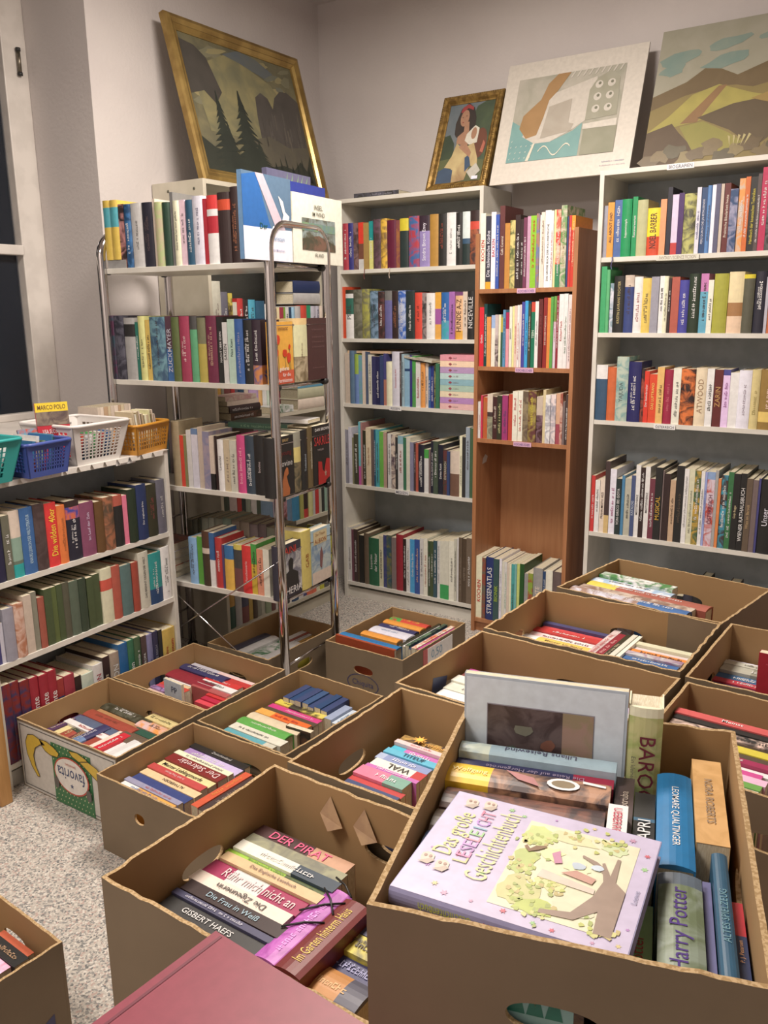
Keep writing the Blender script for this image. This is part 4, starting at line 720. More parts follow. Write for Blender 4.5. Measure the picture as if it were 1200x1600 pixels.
inA(.2845, .21, .862, .0445, .21, .195, '17b', '^LEOMARE QUALTINGER', 'eee', 'thick bright blue hardcover in the topmost box')
inA(.3305, .262, .868, .0385, .205, .2, 'da6~c95', '^NORA ROBERTS', '876', 'tan-gold paperback at the far end of the topmost box', hard=False)
inA(.225, .192, .872, .0245, .118, .2, 'eee', '^UEBERREUTER', 'c24', 'white book with a red boxed word on its spine beside the lavender storybook', hard=False)
inA(.008, .418, .872, .03, .222, .2, 'acd:.8/ded~9bc', '^Lilians Reisewind', '557', 'pale blue watercolour book right before the standing picture cover', along='x', hard=True)
inA(.008, .386, .862, .024, .22, .19, 'b24:.25/336', '^Die Reise auf der Morgenröte', 'a9b', 'dark blue book between pale blue and yellow ones in the topmost box', along='x')
inA(.03, .035, .80, .008, .30, .12, '487:.3/cd9:.6/265', '', 'eee', 'green patterned booklet seen through the front hand hole of the topmost box', along='x', hard=False) if False else None
o = inA(.004, .360, .868, .05, .222, .2, 'b86~433:.72/fc2', '', 'eee', 'yellow-ended book with a dark photograph on its wide spine, topmost box', along='x')
k = MB(); V0 = Vector((1, 0, 0))
put_text(k, 'Wolfgang', col('fe9'), Vector((.025, -.0052, .032)), Vector((0, 0, 1)), Vector((-1, 0, 0)), .05, .012)
for c, pts in (('eee', blob(.026, .16, .014, .022, 14)), ('875', blob(.026, .16, .009, .016, 12)), ('b77', [(.01, .08), (.03, .1), (.04, .13), (.02, .12)]), ('eee', [(.01, .185), (.015, .215), (.02, .215), (.016, .185)])):
    k.add([(x, -.0055-.0003*(c == '875'), z) for x, z in pts], [tuple(range(len(pts)))], col(c))
k.build('printed_photo', o)
for i, (c, y) in enumerate((('433~854', .305), ('654', .25), ('358', .20), ('a43', .155), ('322~744', .11), ('322~864', .062))):
    inA(.012, y, .862, .05, .21, .19, c, 'JOHNNY TREVOR' if i == 5 else '', 'ddc', ('first', 'second', 'third', 'fourth', 'fifth', 'dark reddish')[i]+' book hidden beneath the lavender storybook, counted from behind' if i < 5 else 'dark reddish book peeping out under the lavender storybook', along='x')
hb = [o for o in COL.objects if str(o.get('label', '')).startswith('dark reddish book peeping')][0]
k = MB(); tt = .0506
k.add([(tt, .006, .01), (tt, .10, .01), (tt, .10, .2), (tt, .006, .2)], [(0, 1, 2, 3)], col('8bb'))
for i in range(9):
    z = .02+i*.019; k.add([(tt+.0004, .012, z), (tt+.0004, .05, z+.009), (tt+.0004, .012, z+.018)], [(0, 1, 2)], col('cc7')); k.add([(tt+.0004, .02, z+.009), (tt+.0004, .06, z), (tt+.0004, .06, z+.018)], [(0, 1, 2)], col('276'))
k.build('cover_print', hb)
# light blue picture cover and the green-yellow art book standing at the back
def a_blue(a, w, h):
    R(a, 'dcebf8', .004, .004, w-.004, h-.004, 1); R(a, '99a', .15*w, .40*h, .81*w, .86*h, 2); R(a, '433~655', .155*w, .405*h, .62*w, .855*h, 3); R(a, '986~a87', .62*w, .405*h, .805*w, .855*h, 3)  # pale fill carries gloss sheen, mottled picture the plastic's reflections, as painted colour
    for i in range(6): P(a, ('744', '565', '776', '354', '854', '667')[i], blob(.22+.08*i, .5+.06*((i*7) % 5), .05, .03, 10, .3, i), 4, w, h)
cover_book(MA @ Matrix.Translation((.004, .437, .006)), .236, .305, .012, 'bcd', a_blue, 'tall pale blue cover with a dark framed picture standing in the topmost box')
bb = one(book(.047, .05, .285, 'eec:.05/cc8~ab6', '', 'eee', MA @ Matrix.Translation((.241, .438, .006))), 'yellow-green art book with large brown letters standing behind the brown spine')
k = MB(); put_text(k, 'BAROCK', col('723'), Vector((.028, -.0055, .18)), Vector((0, 0, -1)), Vector((1, 0, 0)), .16, .022); put_text(k, 'Ein kleiner Wegweiser', col('776'), Vector((.009, -.0055, .17)), Vector((0, 0, -1)), Vector((1, 0, 0)), .13, .008); k.build('title', bb)
# lavender storybook
LV = MA @ TR(.012, .040, .874-ZA, math.radians(-8.5))
lav = lying(LV, .022, .205, .25, '9a98c8', '', hard=True); one(lav, 'lavender storybook with a tree picture lying on top of the topmost box')
a = MB(); w, h = .25, .205
R(a, 'c9bfe0', .001, .001, w-.001, h-.001, 1)
R(a, 'e6e2c0', .41*w, .10*h, .92*w, .88*h, 2)
for i, (x, z, rx, rz, c) in enumerate(((.48, .75, .07, .1, 'cd8'), (.47, .5, .055, .12, 'bc7'), (.5, .25, .08, .12, 'cc8'), (.6, .17, .1, .06, 'bc6'), (.64, .8, .1, .06, 'dda'), (.62, .38, .06, .07, 'dd9'), (.74, .22, .08, .05, 'ddb'), (.82, .80, .07, .05, 'cda'), (.57, .62, .05, .06, 'eea'), (.7, .55, .06, .05, 'eeb'))): P(a, c, blob(x, z, rx, rz, 16, .3, i), 3, w, h)
r5 = random.Random(9)
for i in range(150):
    x, z = r5.choice(((.48, .7), (.47, .45), (.5, .25), (.62, .15), (.64, .82), (.8, .84), (.6, .35), (.86, .12)))
    P(a, ('c3cc6a', 'b2c264', 'd6d488', 'a8b868', 'c8b878')[i % 5], blob(x+r5.gauss(0, .04), z+r5.gauss(0, .045), .012, .016, 6, .4, i), 3.5, w, h)
P(a, '9f8878', [(.92, .10), (.92, .46), (.87, .52), (.86, .72), (.845, .72), (.84, .56), (.80, .66), (.79, .65), (.82, .50), (.80, .36), (.74, .2), (.62, .16), (.62, .13), (.76, .15), (.84, .26), (.85, .1)], 4, w, h)
P(a, '9f8878', [(.82, .55), (.76, .62), (.7, .66), (.7, .68), (.77, .65), (.83, .59)], 4, w, h)
P(a, 'ddccbb', [(.55, .40), (.8, .38), (.8, .42), (.56, .47)], 4, w, h)
P(a, 'c8a', [(.57, .62), (.6, .54), (.63, .56), (.61, .62), (.6, .66)], 5, w, h); P(a, 'bcd', blob(.70, .57, .035, .03, 10, .2, 3), 5, w, h); P(a, 'cde', blob(.78, .60, .03, .025, 10, .2, 4), 5, w, h); P(a, 'c98', [(.64, .48), (.78, .45), (.79, .5), (.7, .53)], 5, w, h)
P(a, '864', [(.44, .62), (.47, .58), (.51, .62), (.54, .66), (.53, .67), (.49, .65), (.47, .61), (.45, .64)], 5, w, h)
put_text(a, 'Das große', col('dd8'), Vector((.125*w, -.0016, .58*h)), Vector((0, 0, 1)), Vector((-1, 0, 0)), .42*h, .03)
for i, ch in enumerate('LESELEICHT'): put_text(a, ch, col(('cc8', 'd8b', 'b8c', 'c9d', 'e9a', '9c8', '8bc', 'b8d', 'c8a', 'd79')[i]), Vector((.21*w, -.0016, (.36+.052*i)*h)), Vector((0, 0, 1)), Vector((-1, 0, 0)), .048*h, .017)
put_text(a, 'Geschichtenbuch', col('dd9'), Vector((.31*w, -.0016, .56*h)), Vector((0, 0, 1)), Vector((-1, 0, 0)), .66*h, .026)
put_text(a, 'Loewe', col('99b'), Vector((.962*w, -.0016, .45*h)), Vector((0, 0, 1)), Vector((-1, 0, 0)), .12*h, .006)
rr = random.Random(5)
for i, (x, z) in enumerate(((.37, .9), (.09, .25), (.17, .12), (.23, .07), (.49, .07), (.3, .93), (.52, .94), (.7, .95), (.88, .93), (.96, .82), (.965, .7), (.97, .2), (.955, .07), (.86, .04), (.7, .04), (.62, .05), (.06, .4), (.1, .6), (.35, .07), (.19, .4), (.33, .3))):
    P(a, ('9c8', 'b8c', 'dc8', 'c9b', 'd67')[i % 5], [(px, pz*w/h) for px, pz in star(x, z*h/w, rr.uniform(.009, .02), 6)], 2, w, h)
for (x, z) in ((.1, .9), (.19, .92), (.07, .3), (.15, .27)):
    P(a, 'ddc8b8', blob(x, z, .035, .05, 10, .15, 3), 3, w, h); P(a, 'a87', blob(x-.012, z+.015, .008, .012, 8), 4, w, h); P(a, 'a87', blob(x+.012, z+.015, .008, .012, 8), 4, w, h); P(a, 'ba9', [(x-.03, z-.05), (x+.02, z-.055), (x+.04, z-.01), (x+.02, z)], 4, w, h)
cp = a.build('cover_print', lav); cp.matrix_basis = Matrix(((0, 1, 0, 0), (0, 0, 1, 0), (1, 0, 0, 0), (0, 0, 0, 1)))
k = MB()
for s, c, z in (('Das große', 'dd5', .052), ('LESELEICHT', 'b48', .115), ('Geschichtenbuch', 'cd4', .185)):
    put_text(k, s, col(c), Vector((.011, -.0035, .25-z)), Vector((0, 0, -1)), Vector((1, 0, 0)), .06, .011)
k.build('title', lav)
# big maroon book on the closed carton
mr = lying(TR(1.918, -2.886, .7205, -PI/2-.07), .036, .37, .345, '8e3446', '', hard=True); one(mr, 'large plain maroon cloth book lying in front of the thriller box')
k = MB(); k.add([(-.0006, .012, .003), (-.0006, .016, .003), (-.0006, .016, .342), (-.0006, .012, .342)], [(0, 3, 2, 1)], col('712c3c')); k.build('hinge_groove', mr)
# purple ribbon wrapped notebook detail and a white card standing in the red-spine box
cover_book(TR(.365, -1.60, .075, -.1), .10, .15, .012, 'cde', lambda a, w, h: Tx(a, 'PP', '457', .6*w, .8*h, .5*w, .15*h), 'small pale card-like book standing upright in the red-spine floor box', cat='book')
cover_book(TR(2.31, -1.60, .49, -.04), .17, .262, .02, 'b23', lambda a, w, h: R(a, 'c45', .1*w, .9*h, .9*w, .91*h), 'red book standing upright above the blue one, box beside the table edge')
cover_book(TR(.93, -1.60, .03, .02), .1, .165, .02, '643~222', lambda a, w, h: None, 'dark mottled paperback standing upright in the floor box before the trolley')
one(lying(TR(1.70, -1.36+.245, .60, -.14), .03, .12, .2, 'ec5~a83', ''), 'yellow-brown book lying flat at the hidden corner of the atlas box') if False else None
sc_ = MB(); sc_.add(star(1.60, -1.745, .018, 8), [], col('ea4')) if False else None

# small extras on boxes and the brown bookcase
k = MB(); k.add([(.0183, .06, .80), (.0183, .10, .805), (.0183, .115, .83), (.0183, .09, .842), (.0183, .065, .825)], [(0, 1, 2, 3, 4)], col('c9c0b8')); k.build('torn_paper_scrap', brown)
BLb = [o for o in COL.objects if o.name.startswith('cardboard_box') and o.get('label', '').startswith('box standing apart')][0]
k = MB(); k.add([(.3806, .30, .002), (.3806, .42, .002), (.3806, .455, .06), (.3806, .455, .09), (.3806, .30, .02)], [(0, 1, 2, 3, 4)], col('336'))
k.add([(.3809, .30+.03*math.cos(a*.5), .03+.03*math.sin(a*.5)) for a in range(13)], [tuple(range(13))], col('a8884e')); k.build('printed_mark', BLb)
Kb = [o for o in COL.objects if o.name.startswith('cardboard_box') and o.get('label', '').startswith('raised box hidden')][0]
k = MB(); k.add([(.0066, .13, .15), (.0066, .19, .15), (.0066, .20, .185), (.0066, .14, .20)], [(0, 3, 2, 1)], col('347')); k.build('printed_mark', Kb)
D_ = [x[0] for x in BOOKS if x[4].startswith('thriller box, second')][0]
tt = max(v.co.x for v in D_.data.vertices); hh_ = max(v.co.z for v in D_.data.vertices)
k = MB()
for z0, z1 in ((.10, .15), (.16, .12), (.06, .10), (.19, .165)):
    a_, b_ = Vector((-.002, -.0045, z0)), Vector((tt+.002, -.0045, z1)); k.tube([a_, (a_+b_)/2+Vector((0, -.0015, .004)), b_], .0016, BLACK, 6)
k.build('ribbon', D_)
N_ = [x[0] for x in BOOKS if x[4] == NAMES['N']][0]; tn = max(v.co.x for v in N_.data.vertices)
k = MB(); k.add([(x, -.006, z) for x, z in star(tn*.5, .045, .016, 9)], [tuple(range(18))], col('ea3')); k.add([(x, -.0064, z) for x, z in blob(tn*.5, .045, .007, .007, 10)], [tuple(range(10))], col('fc4')); k.build('printed_sun', N_)

# ---------------------------------------------------------------- wooden post, baskets on the low bookcase
ps = empty('wooden_stand', TR(.205, -2.205, 0), 'orange wooden stand leg at the photo edge beside the low bookcase', 'stand')
OW = noisy('orange_wood', 'b07a3c', 'c48e4c', 6, .45, stretch=(6, 6, .6))
k = MB(); k.box((0.01, 0, 0), (.075, .04, .42), OW); k.build('leg', ps, bevel=.003)
k = MB(); k.box((-.2, -.4, .42), (.075, .04, .44), OW); k.build('top', ps, bevel=.003)
k = MB(); k.box((-.2, -.4, 0), (-.16, -.36, .42), OW); k.build('leg', ps); k = MB(); k.box((.035, -.4, 0), (.075, -.36, .42), OW); k.build('leg', ps); k = MB(); k.box((-.2, 0, 0), (-.16, .04, .42), OW); k.build('leg', ps)

def plastic(c):
    def f():
        m, N, L, b = base_mat('plastic_'+c, .32); b.inputs['Base Color'].default_value = rgb(c); return m
    return special('plastic_'+c, f)
def basket(M, Lx, Ly, H, c, label, nx=12, ny=8, nz=7, tap=.03, corner=.03, fan=0):
    """open tapered lattice basket; lattice windows between solid corners"""
    m = plastic(c); e = empty('plastic_basket', M, label, 'basket')
    def pt(u, v, z):      # u, v in 0..1 on the rim outline
        k = tap*(1-z/H); return Vector((k+u*(Lx-2*k), k+v*(Ly-2*k), z))
    sides = [((0, 0), (1, 0), Lx, nx), ((1, 0), (1, 1), Ly, ny), ((1, 1), (0, 1), Lx, nx), ((0, 1), (0, 0), Ly, ny)]
    for (a, b, Ls, n) in sides:
        k = MB(); cf = corner/Ls; th = .0022
        def q(s, z): return pt(a[0]+(b[0]-a[0])*s, a[1]+(b[1]-a[1])*s, z)
        nrm = Vector((b[1]-a[1], -(b[0]-a[0]), 0)).normalized()*.003
        def quad(s0, s1, z0, z1, ds=0):
            p = [q(s0, z0), q(s1, z0), q(s1+ds, z1), q(s0+ds, z1)]; vs = p+[x-nrm for x in p]
            k.add(vs, [(0,1,2,3), (7,6,5,4), (0,4,5,1), (1,5,6,2), (2,6,7,3), (3,7,4,0)], m)
        quad(0, cf, 0, H); quad(1-cf, 1, 0, H); quad(cf, 1-cf, 0, .018); quad(cf, 1-cf, H-.02, H)
        for i in range(1, n):
            s = cf+(1-2*cf)*i/n; hw = th/Ls; quad(s-hw, s+hw, .018, H-.02)
        for j in range(1, nz):
            z = .018+(H-.038)*j/nz; quad(cf, 1-cf, z-th*.8, z+th*.8)
        k.build('lattice_wall', e)
    k = MB(); rr = .006; rc = .02; pts = []
    for (cx, cy, q0) in ((Lx-rc, rc, -PI/2), (Lx-rc, Ly-rc, 0), (rc, Ly-rc, PI/2), (rc, rc, PI)):
        for i in range(6): th_ = q0+PI/2*i/5; pts.append((cx+rc*1.1*math.cos(th_), cy+rc*1.1*math.sin(th_), H))
    k.tube(pts, rr, m, 8, True); k.build('rim', e)
    k = MB(); k.box((tap, tap, 0.001), (Lx-tap, Ly-tap, .004), m); k.build('bottom', e)
    return e
# low bookcase top frame: local x towards the window-end, local -y towards the room
def lowtop(s, y=0.0, a=0.0): return LOWM @ TR(.8-s, y, 1.001, a)
wb = basket(lowtop(.435, -.02), .245, .27, .135, 'dedad6', 'white lattice basket of travel guides on the low bookcase', 10, 10, 9)
bb_ = basket(lowtop(.64, -.055, .03), .175, .19, .105, '3a50a8', 'blue lattice basket between the turquoise and white ones', 12, 9, 6, tap=.015, corner=.022)
tq = basket(lowtop(.86, -.05), .215, .24, .13, '1fa3a0', 'turquoise basket cut by the photo edge on the low bookcase', 8, 7, 6, corner=.05)
ob = basket(lowtop(.165, -.025, .18), .20, .12, .105, 'd08a1e', 'orange basket of upright booklets at the end of the low bookcase', 12, 6, 5, tap=.012, corner=.012)
def in_basket(M, n, w, h0, cols, lab, grp, tilt=.25, wid=.11, up=True):
    r = random.Random(len(lab)); x = .03
    for i in range(n):
        t = r.uniform(.006, .014); c = cols[i % len(cols)]
        o = book(t, wid, h0*r.uniform(.9, 1.1), c, '', M=M @ Matrix.Translation((x, .035, .006)) @ Matrix.Rotation(tilt*r.uniform(.5, 1.2), 4, 'Y'), hard=False, name='travel_booklet')
        x += w/n
        tag(o, f'{ORD[i]} {lab}, a {hue_name(c)} one', 'booklet', grp)
in_basket(lowtop(.435, -.02), 11, .17, .10, ('eee', 'c43', '269', 'eee', '4a5', 'ddc', 'a33', 'eee', '36a', 'dcb', 'e94'), 'booklet from the window end in the white basket', 'booklets in the white basket', wid=.16)
in_basket(lowtop(.64, -.055, .03), 8, .10, .11, ('37a', 'a42', 'ddd', '8a7', 'c34', '26a', '59b', '245'), 'booklet from the window end in the blue basket', 'booklets in the blue basket', wid=.11)
in_basket(lowtop(.86, -.05), 6, .12, .11, ('ccd', 'eee', 'bcc', 'dde', '9bb', 'eee'), 'booklet from the window end in the turquoise basket', 'booklets in the turquoise basket', tilt=.4, wid=.15)
in_basket(lowtop(.165, -.025, .18), 12, .16, .135, ('dca', 'cb9', 'eed', 'a97', 'dcb', 'ba8', 'eec', 'cb9', 'dda', '986', 'dcb', 'cba'), 'cream booklet from the window end in the orange basket', 'booklets in the orange basket', tilt=-.15, wid=.075)
lst = []; x = 0
for i in range(10):
    t = .012+.004*(i % 3)
    lst.append((book(t, .10, .165, ('cba', 'dcb', 'b97', 'cb9')[i % 4], '', M=lowtop(.175, .155, .05) @ Matrix.Translation((x, 0, 0)), hard=False, name='travel_booklet', aged=True), ('cba', 'dcb', 'b97', 'cb9')[i % 4], t, .165)); x += t+.001
for i, (o, c, t, h) in enumerate(lst): tag(o, f'{ORD[i]} old tan booklet in the row behind the orange basket', 'booklet', 'old booklets behind the orange basket')
def a_guide(a, w, h):
    R(a, 'ec2', 0, .84*h, w, h, 2); R(a, '544~876', 0, .6*h, w, .84*h, 2); Tx(a, 'MARCO POLO', '753', .5*w, .92*h, .85*w, .08*h); Tx(a, 'USA SÜDSTAATEN', 'eee', .55*w, .5*h, .8*w, .12*h)
cover_book(Matrix.Translation((.13, -1.835, 1.03)) @ Matrix.Rotation(PI/2-.35, 4, 'Z'), .105, .185, .012, 'c23', a_guide, 'red travel guide with a yellow top band standing in the white basket', name='travel_guide', tilt=-.12)
cover_book(Matrix.Translation((.135, -1.90, 1.02)) @ Matrix.Rotation(PI/2-.2, 4, 'Z'), .10, .12, .01, '39b~b43', lambda a, w, h: None, 'blue and red folded map sticking up in the blue basket', name='folded_map', tilt=-.3, cat='map')
k = MB(); k.box((0.0, -.006, -.0005), (.8, .28, .0006), col('ddd8d0'))
for i in range(14):
    x = .02+i*.056; k.add([(x-.026, -.0065, 0), (x+.026, -.0065, 0), (x+.018, -.0075, -.016), (x-.018, -.0075, -.016)], [(0, 3, 2, 1)], col('ddd8d0'))
o = k.build('shelf_paper'); o.matrix_world = LOWM @ Matrix.Translation((0, 0, 1.0006)); tag(o, 'white scalloped shelf paper laid under the baskets on the low bookcase', 'shelf paper')

# ---------------------------------------------------------------- pictures leaning on the wall
def picture(name, BL, BR, TL, thick, fw, fmat, label, art, ow=0, cat='picture', inner=None, orn=False):
    BL, BR, TL = Vector(BL), Vector(BR), Vector(TL)
    X = (BR-BL); w = X.length; X.normalize(); Z = TL-BL; Z = (Z-X*Z.dot(X)); h = Z.length; Z.normalize(); Y = Z.cross(X)
    M = Matrix(((X.x, Y.x, Z.x, BL.x), (X.y, Y.y, Z.y, BL.y), (X.z, Y.z, Z.z, BL.z), (0, 0, 0, 1)))
    e = empty(name, M, label, cat)
    if fw:
        prof = [(0, thick), (0, .25*thick), (.12*fw, 0), (.35*fw, -.1*thick), (.62*fw, .12*thick), (.7*fw, .1*thick), (.86*fw, .42*thick), (fw, .5*thick), (fw, thick)]
        k = MB(); vs = []
        for (cx, cz, sx, sz) in ((0, 0, 1, 1), (w, 0, -1, 1), (w, h, -1, -1), (0, h, 1, -1)):
            for (o_, y) in prof: vs.append((cx+sx*o_, y, cz+sz*o_))
        n = len(prof)
        for c in range(4):
            fs = [(c*n+i, c*n+(i+1) % n, ((c+1) % 4)*n+(i+1) % n, ((c+1) % 4)*n+i) for i in range(n)]
            if c == 0: k.add(vs, fs, fmat)
            else:
                for f in fs: k.f.append(list(f)); k.m.append(0); k.sm.append(False)
        if orn:
            for L_, fx in ((h, lambda s: ((.3*fw, s), (w-.3*fw, s))), (w, lambda s: ((s, .3*fw), (s, h-.3*fw)))):
                s = fw*.5
                while s < L_-fw*.4:
                    for (x, z) in fx(s):
                        b = .0045; k.add([(x-b, -.1*thick, z), (x, -.1*thick, z-b), (x+b, -.1*thick, z), (x, -.1*thick, z+b), (x, -.1*thick-.004, z)], [(0, 1, 4), (1, 2, 4), (2, 3, 4), (3, 0, 4)], GOLD)
                    s += .011
        k.build('frame', e)
    a = MB(); g = fw*.97; iw, ih = w-2*g, h-2*g; y0 = thick*.62 if fw else 0
    art(a, iw, ih); a.v = [(x+g, y+y0, z+g) for x, y, z in a.v]
    if not fw: a.box((0, .0003, 0), (w, thick, h), inner or col('ddd'))
    else: a.box((g, y0+.0002, g), (w-g, y0+.006, h-g), inner or col('543'))
    a.build('canvas', e)
    return e
def rowpoly(a, spec, ys, k, w, h): P(a, spec, [(0, 0)]+[(i/(len(ys)-1), y) for i, y in enumerate(ys)][0:]+[(1, 0)], k, w, h)
def spruce(a, cx, base, top, wd, k, w, h, spec='1a201a=262e24'):
    r = random.Random(int(cx*100)); n = 13; L_, R_ = [], []
    for i in range(n):
        q = i/n; z = top-(top-base)*q; hw = wd*(.08+q*.9)
        L_ += [(cx-hw*r.uniform(.75, 1.1), z-.01), (cx-hw*.35, z-.012)]; R_ += [(cx+hw*r.uniform(.75, 1.1), z-.01), (cx+hw*.35, z-.012)]
    for i in range(n):
        q = i/n; z = top-(top-base)*q; zn = z-(top-base)/n*1.3; hw = wd*(.06+q*.85); a1, b1 = r.uniform(.8, 1.15), r.uniform(.8, 1.15)
        P(a, spec, [(cx-hw*.25, z), (cx-hw*a1, zn-.01), (cx-hw*.5, zn+.006), (cx, zn-.004), (cx+hw*.5, zn+.006), (cx+hw*b1, zn-.012), (cx+hw*.25, z)], k, w, h)
def art_mtn(a, w, h):
    R(a, '4c4c3c=77704c', 0, 0, w, h, 1)
    P(a, '8a8152=5e5f48', [(.1, .3), (.05, .75), (.4, .95), (.75, .8), (.9, .6), (.6, .3)], 2, w, h)
    P(a, '4f5a62=5d6058', [(.35, .93), (.5, 1), (.65, .98), (.8, .9), (.7, .84), (.5, .9)], 3, w, h)
    P(a, '37342f=45403a', [(0, .55), (0, .95), (.12, .93), (.2, .86), (.27, .62), (.2, .52), (.12, .6)], 3, w, h)
    P(a, '3d3935=4b4641', [(.53, .08), (.55, .5), (.57, .66), (.63, .71), (.69, .68), (.72, .6), (.76, .7), (.83, .77), (.9, .78), (1, .72), (1, .08)], 3, w, h)
    rg = random.Random(4)
    for i in range(26):
        x = rg.uniform(.56, .98); z = rg.uniform(.2, .5); P(a, ('55504a=4a4540', '46413b=3b3733', '5e574c=504a42')[i % 3], [(x, z), (x+.012, z+.02), (x+.016, z+rg.uniform(.1, .2)), (x+.004, z+.12)], 3.6, w, h)
    for i in range(40):
        x = rg.uniform(.05, .95); z = rg.uniform(.5, .97); P(a, ('8f8557=7c7550', '6b6a4e=77735a', '5f6455=686a58', '9a8c5a=857c55')[i % 4], blob(x, z, rg.uniform(.03, .09), rg.uniform(.015, .04), 9, .35, i, .3), 1.6, w, h)
    P(a, '4a463c=56513f', [(.3, .12), (.45, .3), (.62, .36), (.8, .3), (1, .34), (1, .1)], 4, w, h)
    P(a, '20261e=2c3024', [(0, 0), (0, .25), (.1, .18), (.3, .14), (.45, .2), (.55, .1), (.7, .14), (.8, .12), (.88, .2), (.93, .13), (1, .28), (1, 0)], 5, w, h)
    P(a, '7d7447=6a6a40', [(.62, .04), (.8, .08), (.95, .06), (.9, .02), (.7, .01)], 6, w, h)
    spruce(a, .21, .02, .62, .17, 6, w, h); spruce(a, .25, .0, .4, .15, 6, w, h); spruce(a, .41, .0, .67, .25, 7, w, h); spruce(a, .5, .0, .3, .2, 7, w, h)
    for i in range(7): spruce(a, .62+.055*i, .05, .16+.04*(i % 3), .035, 7, w, h)
picture('framed_painting', (-.03, -.845, 2.021), (-.03, -.0, 2.021), (-.205, -.845, 2.68), .035, .06, GOLD, 'gold-framed painting of two dark spruces and misty cliffs on the corner bookcase', art_mtn)
def art_girl(a, w, h):
    R(a, '55646e=6a7378', 0, 0, w, h, 1)
    P(a, '2f3d30=485a3a', [(.45, .3), (.5, .75), (.62, .95), (.8, 1), (1, 1), (1, .2)], 2, w, h); P(a, '38482f=2c3a2c', [(0, .25), (0, .6), (.12, .62), (.25, .5), (.3, .3)], 2, w, h)
    P(a, '5a6038=474f30', [(0, 0), (0, .3), (.4, .32), (1, .25), (1, 0)], 3, w, h); P(a, '5c3425=6d3b28', blob(.82, .47, .15, .19, 18), 3, w, h)
    P(a, '2b2422=3a302a', [(.22, .62), (.2, .75), (.27, .93), (.42, 1), (.56, .93), (.64, .8), (.66, .66), (.58, .6), (.45, .62), (.34, .56), (.26, .58)], 4, w, h)
    P(a, 'a4785c', blob(.385, .81, .095, .105, 18), 5, w, h); P(a, 'a4785c', [(.4, .75), (.5, .76), (.54, .62), (.7, .6), (.7, .5), (.5, .45), (.3, .5), (.3, .58), (.42, .64)], 5, w, h)
    P(a, '9c3a3a', [(.27, .89), (.3, .95), (.42, .985), (.54, .94), (.54, .9), (.42, .935), (.3, .88)], 6, w, h)
    P(a, 'ccc8b8', [(.48, .52), (.5, .6), (.62, .68), (.66, .7), (.76, .66), (.76, .48), (.6, .46)], 6, w, h); P(a, 'a4785c', blob(.66, .6, .06, .075, 12), 7, w, h)
    P(a, 'c8b47a=8d6a45', [(.14, .2), (.26, .34), (.32, .5), (.46, .42), (.56, .44), (.7, .48), (.84, .28), (.88, .14), (.7, .2), (.64, .02), (.36, 0), (.3, .18)], 7, w, h)
    P(a, '3a506c=2e4058', [(0, 0), (.02, .16), (.16, .2), (.34, .16), (.36, 0)], 8, w, h); P(a, '3a506c', [(.56, .3), (.64, .34), (.72, .2), (.62, .12)], 8, w, h)
    P(a, 'a4785c', [(.38, .44), (.5, .38), (.66, .3), (.68, .36), (.56, .46), (.44, .5)], 8, w, h); P(a, 'b3b0a4', [(.66, .12), (.84, .22), (.96, .12), (.8, .02)], 9, w, h)
    P(a, '433', blob(.34, .82, .012, .006, 8), 7, w, h); P(a, '433', blob(.42, .835, .012, .006, 8), 7, w, h); P(a, '8c4038', blob(.365, .755, .02, .007, 8), 7, w, h)
    P(a, 'b0604c', [(.86, .36), (.9, .5), (.95, .46), (.93, .34)], 6, w, h); R(a, 'dde', .8*w, .02*h, .93*w, .06*h, 10)
picture('framed_painting', (.487, .02, 2.021), (.795, .02, 2.021), (.455, .20, 2.45), .028, .04, GOLDDARK, 'small ornate gold frame with a seated woman in a red headband', art_girl, orn=True)
